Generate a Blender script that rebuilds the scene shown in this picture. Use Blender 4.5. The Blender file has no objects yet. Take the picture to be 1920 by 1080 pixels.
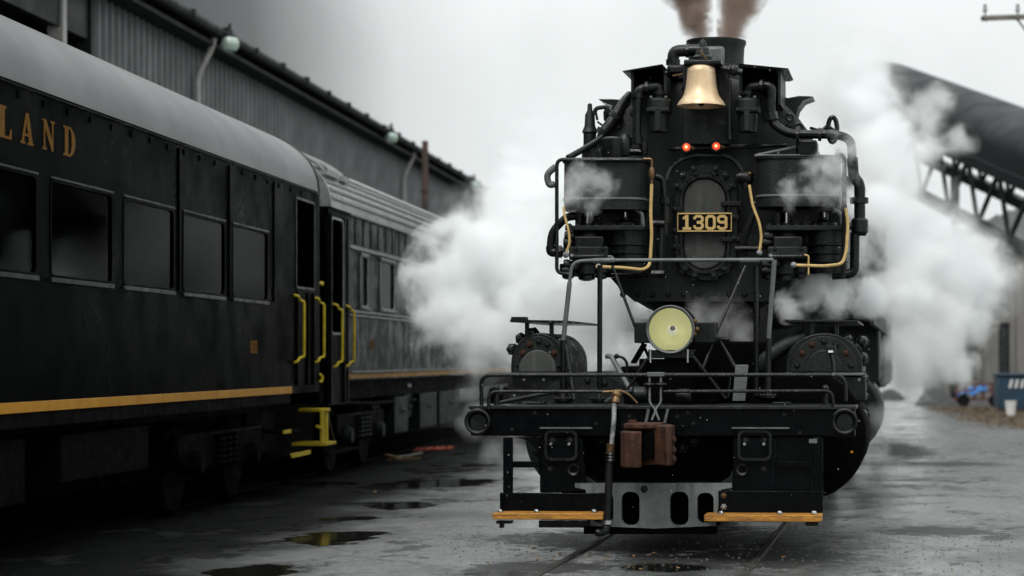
import bpy, bmesh, math, random
from mathutils import Vector, Matrix, geometry
R = math.radians
random.seed(7)
C = bpy.context.scene
COL = C.collection

# ------------------------------------------------------------------ camera
FPX, VPX, VPY, CAMH = 3950.0, 1450.0, 672.0, 1.57     # focal length and vanishing point in photo pixels, eye height
cd = bpy.data.cameras.new('camera'); cam = bpy.data.objects.new('camera', cd); COL.objects.link(cam)
cam.location = (0, 0, CAMH); cam.rotation_euler = (R(90), 0, 0)
cd.sensor_width = 36; cd.lens = 36 * FPX / 1920
cd.shift_x = (960 - VPX) / 1920; cd.shift_y = (VPY - 540) / 1920
cd.clip_start = .5; cd.clip_end = 2000
cd.dof.use_dof = True; cd.dof.focus_distance = 17.6; cd.dof.aperture_fstop = 1.5
C.camera = cam

# ------------------------------------------------------------------ world: overcast, with darkness added at the left as a cloud bank
SUN_EL, SUN_AZ = 52, 200
w = bpy.data.worlds.new('World'); C.world = w; w.use_nodes = True
nt = w.node_tree; N = nt.nodes; L = nt.links; N.clear()
def nd(nodes, t, **k):
    n = nodes.new(t)
    for a, b in k.items(): setattr(n, a, b)
    return n
sky = nd(N, 'ShaderNodeTexSky', sky_type='NISHITA', sun_disc=False, sun_elevation=R(SUN_EL), sun_rotation=R(SUN_AZ), dust_density=4, air_density=1.5)
hs = nd(N, 'ShaderNodeHueSaturation'); hs.inputs['Saturation'].default_value = .2
L.new(sky.outputs[0], hs.inputs['Color'])
tc = nd(N, 'ShaderNodeTexCoord'); sx = nd(N, 'ShaderNodeSeparateXYZ'); L.new(tc.outputs['Generated'], sx.inputs[0])
nz = nd(N, 'ShaderNodeTexNoise'); nz.inputs['Scale'].default_value = 4; nz.inputs['Detail'].default_value = 6
L.new(tc.outputs['Generated'], nz.inputs['Vector'])
ad = nd(N, 'ShaderNodeMath', operation='MULTIPLY_ADD'); ad.inputs[1].default_value = .07; L.new(nz.outputs[0], ad.inputs[0]); L.new(sx.outputs[0], ad.inputs[2])
rp = nd(N, 'ShaderNodeValToRGB'); L.new(ad.outputs[0], rp.inputs[0])
mr = nd(N, 'ShaderNodeMapRange'); mr.inputs[1].default_value = -.245; mr.inputs[2].default_value = -.09
L.new(ad.outputs[0], mr.inputs[0]); L.new(mr.outputs[0], rp.inputs[0])
e = rp.color_ramp.elements
e[0].position = 0; e[0].color = (.10, .11, .11, 1)
e[1].position = 1; e[1].color = (1, 1, 1, 1)
for p, v in ((.26, .19), (.47, .45), (.70, .82)):
    x = e.new(p); x.color = (v, v, v, 1)
# the added darkness stays low: higher up it gives way to the same even overcast, which brightens towards the zenith
up = nd(N, 'ShaderNodeMapRange'); up.interpolation_type = 'SMOOTHSTEP'; up.inputs[1].default_value = .22; up.inputs[2].default_value = .6; L.new(sx.outputs[2], up.inputs[0])
rpm = nd(N, 'ShaderNodeMixRGB'); rpm.inputs[2].default_value = (1, 1, 1, 1); L.new(up.outputs[0], rpm.inputs[0]); L.new(rp.outputs[0], rpm.inputs[1])
cie = nd(N, 'ShaderNodeMapRange'); cie.inputs[1].default_value = .15; cie.inputs[2].default_value = 1; cie.inputs[3].default_value = 1; cie.inputs[4].default_value = 2.1; L.new(sx.outputs[2], cie.inputs[0])
cim = nd(N, 'ShaderNodeMixRGB', blend_type='MULTIPLY'); cim.inputs[0].default_value = 1; L.new(rpm.outputs[0], cim.inputs[1]); L.new(cie.outputs[0], cim.inputs[2])
cl = nd(N, 'ShaderNodeMixRGB', blend_type='MULTIPLY'); cl.inputs[0].default_value = 1
nz2 = nd(N, 'ShaderNodeTexNoise'); nz2.inputs['Scale'].default_value = 9; nz2.inputs['Detail'].default_value = 5
L.new(tc.outputs['Generated'], nz2.inputs['Vector'])
cr2 = nd(N, 'ShaderNodeValToRGB'); L.new(nz2.outputs[0], cr2.inputs[0])
cr2.color_ramp.elements[0].position = .3; cr2.color_ramp.elements[0].color = (7.9, 8.35, 8.35, 1)
cr2.color_ramp.elements[1].position = .7; cr2.color_ramp.elements[1].color = (9.3, 9.65, 9.65, 1)
L.new(cim.outputs[0], cl.inputs[1]); L.new(cr2.outputs[0], cl.inputs[2])
mx = nd(N, 'ShaderNodeMixRGB'); mx.inputs[0].default_value = .94
L.new(hs.outputs[0], mx.inputs[1]); L.new(cl.outputs[0], mx.inputs[2])
bg = nd(N, 'ShaderNodeBackground'); bg.inputs[1].default_value = .1
L.new(mx.outputs[0], bg.inputs[0])
wo = nd(N, 'ShaderNodeOutputWorld'); L.new(bg.outputs[0], wo.inputs[0])

sl = bpy.data.lights.new('sun', 'SUN'); sl.energy = 1.5; sl.angle = R(25); sl.color = (1, .97, .93)
so = bpy.data.objects.new('sun', sl); COL.objects.link(so)
# Nishita: rotation 0 = +Y, clockwise towards +X
sd = Vector((math.sin(R(SUN_AZ)) * math.cos(R(SUN_EL)), math.cos(R(SUN_AZ)) * math.cos(R(SUN_EL)), math.sin(R(SUN_EL))))
so.rotation_euler = (-sd).to_track_quat('-Z', 'Y').to_euler()
vs = C.view_settings; vs.view_transform = 'Standard'; vs.look = 'None'; vs.exposure = 0; vs.gamma = 1; vs.use_curve_mapping = False
C.render.engine = 'CYCLES'
C.cycles.use_denoising = True
C.cycles.max_bounces = 16; C.cycles.volume_bounces = 14; C.cycles.transparent_max_bounces = 12; C.cycles.glossy_bounces = 3; C.cycles.diffuse_bounces = 3
C.cycles.volume_max_steps = 256; C.cycles.volume_step_rate = 1
C.cycles.sample_clamp_indirect = 6

# ------------------------------------------------------------------ materials
def mat(name, base, rough=.5, metal=0., var=None, vscale=3., rvar=.12, bump=0., bscale=40., spec=.5, streak=None, coat=0):
    """procedural paint/metal: base colour varied towards `var`, roughness varied, fine bump; streak = colour of vertical runs"""
    m = bpy.data.materials.new(name); m.use_nodes = True
    n = m.node_tree.nodes; l = m.node_tree.links; b = n['Principled BSDF']
    b.inputs['Base Color'].default_value = (*base, 1); b.inputs['Roughness'].default_value = rough
    b.inputs['Metallic'].default_value = metal; b.inputs['Specular IOR Level'].default_value = spec
    if coat: b.inputs['Coat Weight'].default_value = coat; b.inputs['Coat Roughness'].default_value = .12
    tc = n.new('ShaderNodeTexCoord')
    t = n.new('ShaderNodeTexNoise'); t.inputs['Scale'].default_value = vscale; t.inputs['Detail'].default_value = 8; t.inputs['Roughness'].default_value = .65
    l.new(tc.outputs['Object'], t.inputs['Vector'])
    last = None
    if var:
        rp = n.new('ShaderNodeValToRGB'); rp.color_ramp.elements[0].position = .35; rp.color_ramp.elements[1].position = .7
        rp.color_ramp.elements[0].color = (*base, 1); rp.color_ramp.elements[1].color = (*var, 1)
        l.new(t.outputs[0], rp.inputs[0]); last = rp.outputs[0]
    if streak:
        mp = n.new('ShaderNodeMapping'); mp.inputs['Scale'].default_value = (9, 9, .5); l.new(tc.outputs['Object'], mp.inputs[0])
        s = n.new('ShaderNodeTexNoise'); s.inputs['Scale'].default_value = 1.5; s.inputs['Detail'].default_value = 6; l.new(mp.outputs[0], s.inputs['Vector'])
        r2 = n.new('ShaderNodeMapRange'); r2.inputs[1].default_value = .52; r2.inputs[2].default_value = .75; l.new(s.outputs[0], r2.inputs[0])
        mx = n.new('ShaderNodeMixRGB'); mx.inputs[2].default_value = (*streak, 1); l.new(r2.outputs[0], mx.inputs[0])
        if last: l.new(last, mx.inputs[1])
        else: mx.inputs[1].default_value = (*base, 1)
        last = mx.outputs[0]
    if last: l.new(last, b.inputs['Base Color'])
    if rvar:
        t2 = n.new('ShaderNodeTexNoise'); t2.inputs['Scale'].default_value = vscale * 2.3; t2.inputs['Detail'].default_value = 6; l.new(tc.outputs['Object'], t2.inputs['Vector'])
        r3 = n.new('ShaderNodeMapRange'); r3.inputs[1].default_value = .3; r3.inputs[2].default_value = .7
        r3.inputs[3].default_value = max(.03, rough - rvar); r3.inputs[4].default_value = min(1, rough + rvar)
        l.new(t2.outputs[0], r3.inputs[0]); l.new(r3.outputs[0], b.inputs['Roughness'])
    if bump:
        t3 = n.new('ShaderNodeTexNoise'); t3.inputs['Scale'].default_value = bscale; t3.inputs['Detail'].default_value = 4; l.new(tc.outputs['Object'], t3.inputs['Vector'])
        bp = n.new('ShaderNodeBump'); bp.inputs['Strength'].default_value = bump; bp.inputs['Distance'].default_value = .01
        l.new(t3.outputs[0], bp.inputs['Height']); l.new(bp.outputs[0], b.inputs['Normal'])
    return m
def emit(name, col, s):
    m = mat(name, col, .3, rvar=0); b = m.node_tree.nodes['Principled BSDF']
    b.inputs['Emission Color'].default_value = (*col, 1); b.inputs['Emission Strength'].default_value = s
    return m
def glass(name, tint=(.9, .92, .9), ior=1.45, rough=.02):
    m = bpy.data.materials.new(name); m.use_nodes = True; n = m.node_tree.nodes; l = m.node_tree.links; n.clear()
    t = n.new('ShaderNodeBsdfTransparent'); t.inputs[0].default_value = (*tint, 1)
    g = n.new('ShaderNodeBsdfGlossy'); g.inputs['Roughness'].default_value = rough
    f = n.new('ShaderNodeFresnel'); f.inputs[0].default_value = ior
    x = n.new('ShaderNodeMixShader'); o = n.new('ShaderNodeOutputMaterial')
    l.new(f.outputs[0], x.inputs[0]); l.new(t.outputs[0], x.inputs[1]); l.new(g.outputs[0], x.inputs[2]); l.new(x.outputs[0], o.inputs[0])
    return m
M = dict(
    black=mat('black_engine_paint', (.0018, .0024, .0025), .32, var=(.0065, .0083, .0084), vscale=5, rvar=.2, bump=.3, bscale=60, spec=.3, streak=(.014, .0155, .0148)),
    gloss=mat('wet_black_paint', (.0010, .0012, .0016), .24, var=(.003, .0036, .0042), vscale=6, rvar=.12, bump=.2, bscale=50, spec=.08),
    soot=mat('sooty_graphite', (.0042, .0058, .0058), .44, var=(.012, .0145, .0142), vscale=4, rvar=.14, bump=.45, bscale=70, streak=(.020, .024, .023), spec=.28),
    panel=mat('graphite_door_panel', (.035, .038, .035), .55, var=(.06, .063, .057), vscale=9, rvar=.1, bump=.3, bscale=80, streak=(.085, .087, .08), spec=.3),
    grey=mat('worn_grey_steel', (.07, .078, .078), .45, var=(.13, .14, .14), vscale=6, rvar=.15, bump=.3),
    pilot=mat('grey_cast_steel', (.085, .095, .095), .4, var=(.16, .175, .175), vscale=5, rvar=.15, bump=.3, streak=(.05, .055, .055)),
    steel=mat('bright_steel', (.55, .56, .55), .3, 1., var=(.35, .35, .34), vscale=12),
    rust=mat('rusty_iron', (.030, .013, .008), .7, var=(.082, .034, .017), vscale=9, bump=.7, bscale=45, streak=(.014, .009, .008), spec=.25),
    rustpipe=mat('rust_streaked_pipe', (.03, .027, .026), .7, var=(.10, .045, .03), vscale=3, bump=.5),
    brass=mat('weathered_brass', (.20, .12, .05), .45, .7, var=(.09, .055, .035), vscale=30),
    bell=mat('pale_bronze_bell', (.80, .60, .38), .40, .3, var=(.58, .40, .23), vscale=6, rvar=.12, bump=.08, streak=(.86, .68, .46)),
    gold=mat('gold_paint', (.62, .43, .16), .5, var=(.5, .33, .11), vscale=20),
    letter=mat('gold_leaf', (.17, .08, .008), .6, var=(.10, .046, .006), vscale=15, spec=.05),
    tube=mat('yellow_hose', (.60, .42, .17), .5, var=(.42, .27, .09), vscale=18),
    yellow=mat('safety_yellow', (.56, .42, .012), .5, var=(.30, .22, .012), vscale=7, spec=.3),
    stripe=mat('orange_yellow_stripe', (.46, .22, .014), .45, var=(.36, .16, .01), vscale=2.5, spec=.2),
    wood=mat('orange_painted_plank', (.52, .235, .025), .6, var=(.13, .05, .014), vscale=22, bump=.6, streak=None),
    rubber=mat('black_rubber', (.004, .004, .005), .5, bump=.2, spec=.3),
    hose_white=mat('frosted_pipe', (.045, .048, .048), .55, var=(.36, .37, .37), vscale=14, bump=.4),
    reflector=mat('cream_reflector', (.86, .83, .52), .35, .1, var=(.82, .79, .46), vscale=3, rvar=.03),
    coach=mat('dark_green_coach_paint', (.0006, .0009, .0009), .36, var=(.0014, .002, .0019), vscale=1.2, rvar=.12, bump=.06, bscale=6, streak=(.004, .005, .0047), spec=.004),  # near coach paint made extra dark to stand in for shade
    coach2=mat('worn_dark_coach_paint', (.002, .0032, .003), .30, var=(.005, .0068, .0065), vscale=1.6, rvar=.13, bump=.10, bscale=5, streak=(.012, .0145, .014), spec=.02),
    trim=mat('dull_metal_trim', (.10, .107, .105), .4, var=(.2, .21, .205), vscale=8),
    roof=mat('shade_dark_coach_roof', (.036, .039, .039), .38, var=(.056, .060, .060), vscale=.5, rvar=.05, bump=.08, bscale=12),  # near roof colour lowered as well, carrying the shade at the left
    roof2=mat('weathered_silver_roof', (.16, .168, .165), .42, var=(.25, .26, .257), vscale=1.5, rvar=.12, bump=.15, bscale=12, streak=(.10, .105, .10)),
    trim1=mat('shade_dark_coach_trim', (.012, .014, .0135), .4, var=(.03, .033, .032), vscale=4, spec=.1),  # darker copy of the trim, shade put into its colour
    under=mat('oily_and_shade_black', (.0012, .0012, .0012), .6, var=(.003, .003, .003), vscale=4, bump=.3, spec=.02),  # also paints shaded recesses and the right cylinder black
    box=mat('grey_equipment_box', (.007, .0095, .010), .5, var=(.013, .016, .017), vscale=3, bump=.2, spec=.12),
    inside=mat('unlit_interior', (.004, .004, .004), .9, rvar=0, spec=.05),
    curtain=mat('pale_curtain', (.03, .033, .032), .9, rvar=0),
    shed=mat('corrugated_grey_sheet', (.11, .122, .122), .5, .25, var=(.19, .207, .207), vscale=.6, rvar=.1, streak=(.095, .10, .098)),
    shedroof=mat('dark_shed_roof', (.010, .012, .011), .7, var=(.02, .023, .022), vscale=2, bump=.3, spec=.2),
    spout=mat('pale_downspout', (.38, .375, .35), .55, var=(.28, .27, .25), vscale=5),
    galv=mat('dull_galvanised', (.25, .26, .26), .5, .5),
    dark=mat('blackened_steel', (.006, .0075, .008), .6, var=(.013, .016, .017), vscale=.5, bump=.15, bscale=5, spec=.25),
    bwall=mat('pale_render_wall', (.30, .285, .265), .85, var=(.22, .205, .19), vscale=.7, bump=.2, bscale=6, streak=(.20, .18, .165)),
    bdark=mat('dark_window_slit', (.03, .033, .036), .3),
    redrust=mat('red_scrap_paint', (.16, .035, .03), .7, var=(.09, .03, .02), vscale=3),
    bluebin=mat('navy_container_paint', (.012, .045, .085), .5, var=(.01, .035, .06), vscale=2),
    tarp=mat('bright_blue_tarp', (.03, .22, .62), .5, var=(.02, .15, .48), vscale=3, bump=.4, bscale=5),
    white=mat('white_plastic', (.72, .72, .70), .5),
    straw=mat('wet_straw', (.12, .08, .04), .9, var=(.055, .047, .034), vscale=2, bump=.8, bscale=12),
    gravel=mat('grey_gravel', (.10, .105, .105), .9, var=(.045, .048, .048), vscale=12, bump=1, bscale=20),
    timber=mat('weathered_pole_timber', (.19, .18, .14), .85, var=(.12, .115, .09), vscale=6, bump=.4),
    redrag=mat('faded_red_cloth', (.36, .05, .025), .8, var=(.22, .05, .03), vscale=12),
    leaf=mat('fallen_leaf', (.20, .11, .03), .7, var=(.10, .05, .02), vscale=9),
    railhead=mat('muddy_rail', (.022, .021, .020), .6, 0, var=(.05, .046, .042), vscale=3, bump=.4, spec=.15),
    pane=glass('dark_window_glass', (.30, .33, .32), ior=1.055, rough=.05),
    lens=glass('clear_lens_glass', (.97, .98, .95)),
    lampwhite=emit('frosted_bulb', (1, .98, .86), .25),
    redlens=emit('lit_red_lens', (1, .09, .03), .75),
    bulb=emit('lit_bulb', (1, .55, .22), 2.6),
    greenglobe=mat('green_glass_globe', (.42, .56, .48), .15, var=(.62, .72, .66), vscale=6),
)
M['greenglobe'].node_tree.nodes['Principled BSDF'].inputs['Transmission Weight'].default_value = .25

hb = M['reflector'].node_tree.nodes['Principled BSDF']; hb.inputs['Emission Color'].default_value = (1, .97, .55, 1); hb.inputs['Emission Strength'].default_value = .13   # the headlight burns dimly
# wood grain for the step boards
def grain(m, dirscale):
    n = m.node_tree.nodes; l = m.node_tree.links
    t = next(x for x in n if x.type == 'TEX_NOISE'); tc = next(x for x in n if x.type == 'TEX_COORD')
    mp = n.new('ShaderNodeMapping'); mp.inputs['Scale'].default_value = dirscale
    l.new(tc.outputs['Object'], mp.inputs[0]); l.new(mp.outputs[0], t.inputs['Vector'])
grain(M['wood'], (.3, 1.2, 2.0))

# ------------------------------------------------------------------ mesh helpers
def fillet(pts, rad, n=5):
    pts = [Vector(p) for p in pts]
    if rad <= 0 or len(pts) < 3: return pts
    out = [pts[0]]
    for i in range(1, len(pts) - 1):
        a, b, c = pts[i - 1], pts[i], pts[i + 1]
        d1, d2 = (a - b), (c - b); l1, l2 = d1.length, d2.length
        if l1 < 1e-6 or l2 < 1e-6: continue
        q = min(rad, l1 * .48, l2 * .48)
        p0, p1 = b + d1 / l1 * q, b + d2 / l2 * q
        for k in range(n + 1):
            t = k / n; out.append(p0 * (1 - t) ** 2 + b * 2 * t * (1 - t) + p1 * t * t)
    out.append(pts[-1]); return out

class MB:
    def __init__(s): s.v = []; s.f = []
    def add(s, vs, fs):
        o = len(s.v); s.v += [tuple(x) for x in vs]; s.f += [tuple(o + i for i in f) for f in fs]; return s
    def box(s, x0, x1, y0, y1, z0, z1):
        return s.add([(x, y, z) for z in (z0, z1) for y in (y0, y1) for x in (x0, x1)],
                     [(0, 2, 3, 1), (4, 5, 7, 6), (0, 1, 5, 4), (2, 6, 7, 3), (0, 4, 6, 2), (1, 3, 7, 5)])
    def bar(s, p0, p1, wx, wy, up=(0, 0, 1)):
        p0, p1 = Vector(p0), Vector(p1); d = (p1 - p0).normalized(); u = Vector(up)
        if abs(d.dot(u)) > .98: u = Vector((0, 1, 0))
        a = d.cross(u).normalized(); b = a.cross(d).normalized()
        vs = [p + a * i * wx / 2 + b * j * wy / 2 for p in (p0, p1) for i, j in ((-1, -1), (1, -1), (1, 1), (-1, 1))]
        return s.add(vs, [(0, 1, 2, 3), (7, 6, 5, 4)] + [(i, 4 + i, 4 + (i + 1) % 4, (i + 1) % 4) for i in range(4)])
    def tube(s, pts, r, rad=0, seg=10, r1=None):
        P = fillet(pts, rad); n = len(P); fr = []
        T = [(P[min(i + 1, n - 1)] - P[max(i - 1, 0)]).normalized() for i in range(n)]
        u = Vector((0, 0, 1)) if abs(T[0].z) < .9 else Vector((1, 0, 0)); a = T[0].cross(u).normalized(); vs = []
        for i in range(n):
            a = (a - T[i] * a.dot(T[i])).normalized(); b = T[i].cross(a)
            rr = r if r1 is None else r + (r1 - r) * i / (n - 1)
            vs += [P[i] + (a * math.cos(k * 2 * math.pi / seg) + b * math.sin(k * 2 * math.pi / seg)) * rr for k in range(seg)]
        fs = [(i * seg + k, i * seg + (k + 1) % seg, (i + 1) * seg + (k + 1) % seg, (i + 1) * seg + k) for i in range(n - 1) for k in range(seg)]
        fs += [tuple(range(seg - 1, -1, -1)), tuple((n - 1) * seg + k for k in range(seg))]
        return s.add(vs, fs)
    def lathe(s, prof, org, axis='y', seg=32, a0=0, a1=2 * math.pi, cap=True):
        """prof = [(radius, distance along the axis)]"""
        org = Vector(org); full = abs(a1 - a0 - 2 * math.pi) < 1e-6; m = seg if full else seg + 1; vs = []
        for r, t in prof:
            for k in range(m):
                q = a0 + (a1 - a0) * k / seg; c, d = r * math.cos(q), r * math.sin(q)
                vs.append(org + Vector({'y': (c, t, d), 'z': (c, d, t), 'x': (t, c, d)}[axis]))
        fs = []
        for i in range(len(prof) - 1):
            for k in range(seg):
                k2 = (k + 1) % m; fs.append((i * m + k, i * m + k2, (i + 1) * m + k2, (i + 1) * m + k))
        if cap and full:
            if prof[0][0] > 1e-5: fs.append(tuple(range(m)))
            if prof[-1][0] > 1e-5: fs.append(tuple((len(prof) - 1) * m + k for k in range(m - 1, -1, -1)))
        return s.add(vs, fs)
    def prism(s, outer, t0, t1, plane='xz', holes=()):
        """outline (a,b) extruded along the third axis: 'xz' along y, 'yz' along x, 'xy' along z"""
        f = {'xz': lambda a, b, t: (a, t, b), 'yz': lambda a, b, t: (t, a, b), 'xy': lambda a, b, t: (a, b, t)}[plane]
        loops = [list(outer)] + [list(h) for h in holes]; flat = [p for lp in loops for p in lp]; n = len(flat)
        vs = [f(a, b, t0) for a, b in flat] + [f(a, b, t1) for a, b in flat]
        if holes:
            tri = geometry.tessellate_polygon([[Vector((a, b, 0)) for a, b in lp] for lp in loops]); fs = [t for t in tri] + [tuple(n + i for i in reversed(t)) for t in tri]
        else:
            fs = [tuple(range(n)), tuple(range(2 * n - 1, n - 1, -1))]
        o = 0
        for lp in loops:
            k = len(lp)
            for i in range(k): fs.append((o + i, o + (i + 1) % k, n + o + (i + 1) % k, n + o + i))
            o += k
        return s.add(vs, fs)
    def ball(s, c, r, seg=12, sq=(1, 1, 1)):
        prof = [(r * math.sin(math.pi * i / (seg // 2)), -r * math.cos(math.pi * i / (seg // 2))) for i in range(seg // 2 + 1)]
        o = len(s.v); s.lathe([(max(a, 1e-4), b) for a, b in prof], (0, 0, 0), 'z', seg)
        for i in range(o, len(s.v)):
            x = s.v[i]; s.v[i] = (c[0] + x[0] * sq[0], c[1] + x[1] * sq[1], c[2] + x[2] * sq[2])
        return s
    def mesh(s, name, material, smooth=35):
        me = bpy.data.meshes.new(name); me.from_pydata(s.v, [], s.f)
        bm = bmesh.new(); bm.from_mesh(me); bmesh.ops.recalc_face_normals(bm, faces=bm.faces); bm.to_mesh(me); bm.free()
        if smooth:
            me.polygons.foreach_set('use_smooth', [True] * len(me.polygons)); me.set_sharp_from_angle(angle=R(smooth))
        if material: me.materials.append(material)
        return me
    def build(s, name, material, parent=None, bevel=0, smooth=35, label=None, kind=None, seg=2):
        o = bpy.data.objects.new(name, s.mesh(name, material, smooth)); COL.objects.link(o)
        if parent: o.parent = parent
        if bevel:
            b = o.modifiers.new('bevel', 'BEVEL'); b.width = bevel; b.segments = seg; b.limit_method = 'ANGLE'; b.angle_limit = R(40)
        if label: o['label'] = label
        if kind: o['kind'] = kind
        return o
def tag(o, label=None, cat=None, group=None, kind=None):
    for k, v in (('label', label), ('category', cat), ('group', group), ('kind', kind)):
        if v: o[k] = v
    return o
def empty(name, loc=(0, 0, 0), rz=0):
    o = bpy.data.objects.new(name, None); COL.objects.link(o); o.location = loc; o.rotation_euler = (0, 0, rz); o.empty_display_size = .3; return o
def piece(name, mesh, parent, loc=(0, 0, 0), rot=(0, 0, 0), scale=(1, 1, 1), label=None):
    o = bpy.data.objects.new(name, mesh); COL.objects.link(o); o.parent = parent; o.location = loc; o.rotation_euler = rot; o.scale = scale
    if label: o['label'] = label
    return o
def rrect(x0, x1, z0, z1, r, n=4):
    pts = []
    for cx, cz, a in ((x1 - r, z1 - r, 0), (x0 + r, z1 - r, 90), (x0 + r, z0 + r, 180), (x1 - r, z0 + r, 270)):
        for k in range(n + 1):
            q = R(a + 90 * k / n); pts.append((cx + r * math.cos(q), cz + r * math.sin(q)))
    return pts
def at(px, py, Y):
    """the point seen at a photo pixel, Y metres in front of the camera"""
    return Vector(((px - VPX) * Y / FPX, Y, CAMH - (py - VPY) * Y / FPX))

# ------------------------------------------------------------------ ground
def ground_material():
    m = bpy.data.materials.new('wet_asphalt'); m.use_nodes = True; n = m.node_tree.nodes; l = m.node_tree.links; b = n['Principled BSDF']
    g = n.new('ShaderNodeNewGeometry')
    def noise(sc, det=8, rough=.6, mapping=None):
        t = n.new('ShaderNodeTexNoise'); t.inputs['Scale'].default_value = sc; t.inputs['Detail'].default_value = det; t.inputs['Roughness'].default_value = rough
        if mapping:
            mp = n.new('ShaderNodeMapping'); mp.inputs['Scale'].default_value = mapping; l.new(g.outputs['Position'], mp.inputs[0]); l.new(mp.outputs[0], t.inputs['Vector'])
        else: l.new(g.outputs['Position'], t.inputs['Vector'])
        return t
    big = noise(.7, 10, .68, (1.0, .55, 1)); fine = noise(9, 8, .7); grit = noise(90, 4, .7)
    r1 = n.new('ShaderNodeValToRGB'); e = r1.color_ramp.elements
    e[0].position = .40; e[0].color = (.028, .030, .030, 1); e[1].position = .59; e[1].color = (.20, .21, .207, 1)
    l.new(big.outputs[0], r1.inputs[0])
    r2 = n.new('ShaderNodeValToRGB'); r2.color_ramp.elements[0].position = .3; r2.color_ramp.elements[0].color = (.55, .55, .55, 1)
    r2.color_ramp.elements[1].position = .75; r2.color_ramp.elements[1].color = (1.35, 1.33, 1.3, 1); l.new(fine.outputs[0], r2.inputs[0])
    mx = n.new('ShaderNodeMixRGB'); mx.blend_type = 'MULTIPLY'; mx.inputs[0].default_value = 1
    l.new(r1.outputs[0], mx.inputs[1]); l.new(r2.outputs[0], mx.inputs[2])
    # shade painted into the ground colour, deepening towards the coach track
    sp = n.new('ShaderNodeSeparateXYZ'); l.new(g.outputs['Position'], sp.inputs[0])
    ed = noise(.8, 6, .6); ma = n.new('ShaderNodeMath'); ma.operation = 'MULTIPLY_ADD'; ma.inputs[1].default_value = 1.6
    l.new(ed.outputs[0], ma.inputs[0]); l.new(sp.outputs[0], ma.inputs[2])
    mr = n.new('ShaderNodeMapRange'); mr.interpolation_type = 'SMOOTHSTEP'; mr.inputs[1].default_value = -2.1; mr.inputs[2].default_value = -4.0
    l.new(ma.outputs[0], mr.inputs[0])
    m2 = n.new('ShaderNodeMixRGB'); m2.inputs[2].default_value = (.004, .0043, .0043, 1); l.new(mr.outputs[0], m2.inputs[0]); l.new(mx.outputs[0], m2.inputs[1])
    r3 = n.new('ShaderNodeMapRange'); r3.inputs[1].default_value = .35; r3.inputs[2].default_value = .65; r3.inputs[3].default_value = .40; r3.inputs[4].default_value = .10
    l.new(big.outputs[0], r3.inputs[0])
    rr = n.new('ShaderNodeMath'); rr.operation = 'MULTIPLY_ADD'; rr.inputs[1].default_value = .4; l.new(mr.outputs[0], rr.inputs[0]); l.new(r3.outputs[0], rr.inputs[2])
    # shallow puddles: (centre px, width, row) -> mask with ragged damp margins
    wn = noise(2.2, 8, .65); wn2 = noise(.6, 3, .5); last = None
    for px, hw, py, hh in ((815, 118, 903, 9.5), (757, 66, 945, 8), (625, 105, 1003, 14), (470, 90, 1064, 14), (868, 70, 870, 3), (1240, 95, 1060, 9), (960, 95, 1072, 7), (600, 80, 905, 4), (655, 55, 968, 3.5)):
        Y = CAMH * FPX / (py - VPY); X = (px - VPX) * Y / FPX; ax = hw * Y / FPX; ay = hh * Y / (py - VPY)
        mp = n.new('ShaderNodeMapping'); mp.vector_type = 'TEXTURE'; mp.inputs['Location'].default_value = (X, Y, 0); mp.inputs['Scale'].default_value = (ax, ay, 1e3)
        l.new(g.outputs['Position'], mp.inputs[0]); ln = n.new('ShaderNodeVectorMath'); ln.operation = 'LENGTH'; l.new(mp.outputs[0], ln.inputs[0])
        if last is None: last = ln.outputs['Value']
        else:
            mi = n.new('ShaderNodeMath'); mi.operation = 'MINIMUM'; l.new(last, mi.inputs[0]); l.new(ln.outputs['Value'], mi.inputs[1]); last = mi.outputs[0]
    w1 = n.new('ShaderNodeMath'); w1.operation = 'MULTIPLY_ADD'; w1.inputs[1].default_value = 1.5; l.new(wn.outputs[0], w1.inputs[0]); l.new(last, w1.inputs[2])
    w2 = n.new('ShaderNodeMath'); w2.operation = 'MULTIPLY_ADD'; w2.inputs[1].default_value = .9; l.new(wn2.outputs[0], w2.inputs[0]); l.new(w1.outputs[0], w2.inputs[2])
    pm = n.new('ShaderNodeMapRange'); pm.inputs[1].default_value = 2.20; pm.inputs[2].default_value = 2.02; l.new(w2.outputs[0], pm.inputs[0])
    dm = n.new('ShaderNodeMapRange'); dm.interpolation_type = 'SMOOTHSTEP'; dm.inputs[1].default_value = 2.75; dm.inputs[2].default_value = 2.1; l.new(w2.outputs[0], dm.inputs[0])
    # cracks and broken patches
    vo = n.new('ShaderNodeTexVoronoi'); vo.feature = 'DISTANCE_TO_EDGE'; vo.inputs['Scale'].default_value = .55
    wv = n.new('ShaderNodeVectorMath'); wv.operation = 'MULTIPLY_ADD'; wv.inputs[1].default_value = (.9, .9, 0); l.new(noise(1.1, 5, .6).outputs[1], wv.inputs[0]); l.new(g.outputs['Position'], wv.inputs[2]); l.new(wv.outputs[0], vo.inputs['Vector'])
    ck = n.new('ShaderNodeMapRange'); ck.inputs[1].default_value = .0; ck.inputs[2].default_value = .022; ck.inputs[3].default_value = .25; ck.inputs[4].default_value = 1; l.new(vo.outputs['Distance'], ck.inputs[0])
    br = noise(1.5, 10, .72, (.8, .5, 1)); bm_ = n.new('ShaderNodeMapRange'); bm_.inputs[1].default_value = .54; bm_.inputs[2].default_value = .62; l.new(br.outputs[0], bm_.inputs[0])
    # broken, darker surfacing round the engine's front and beside it
    dl = None
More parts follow.
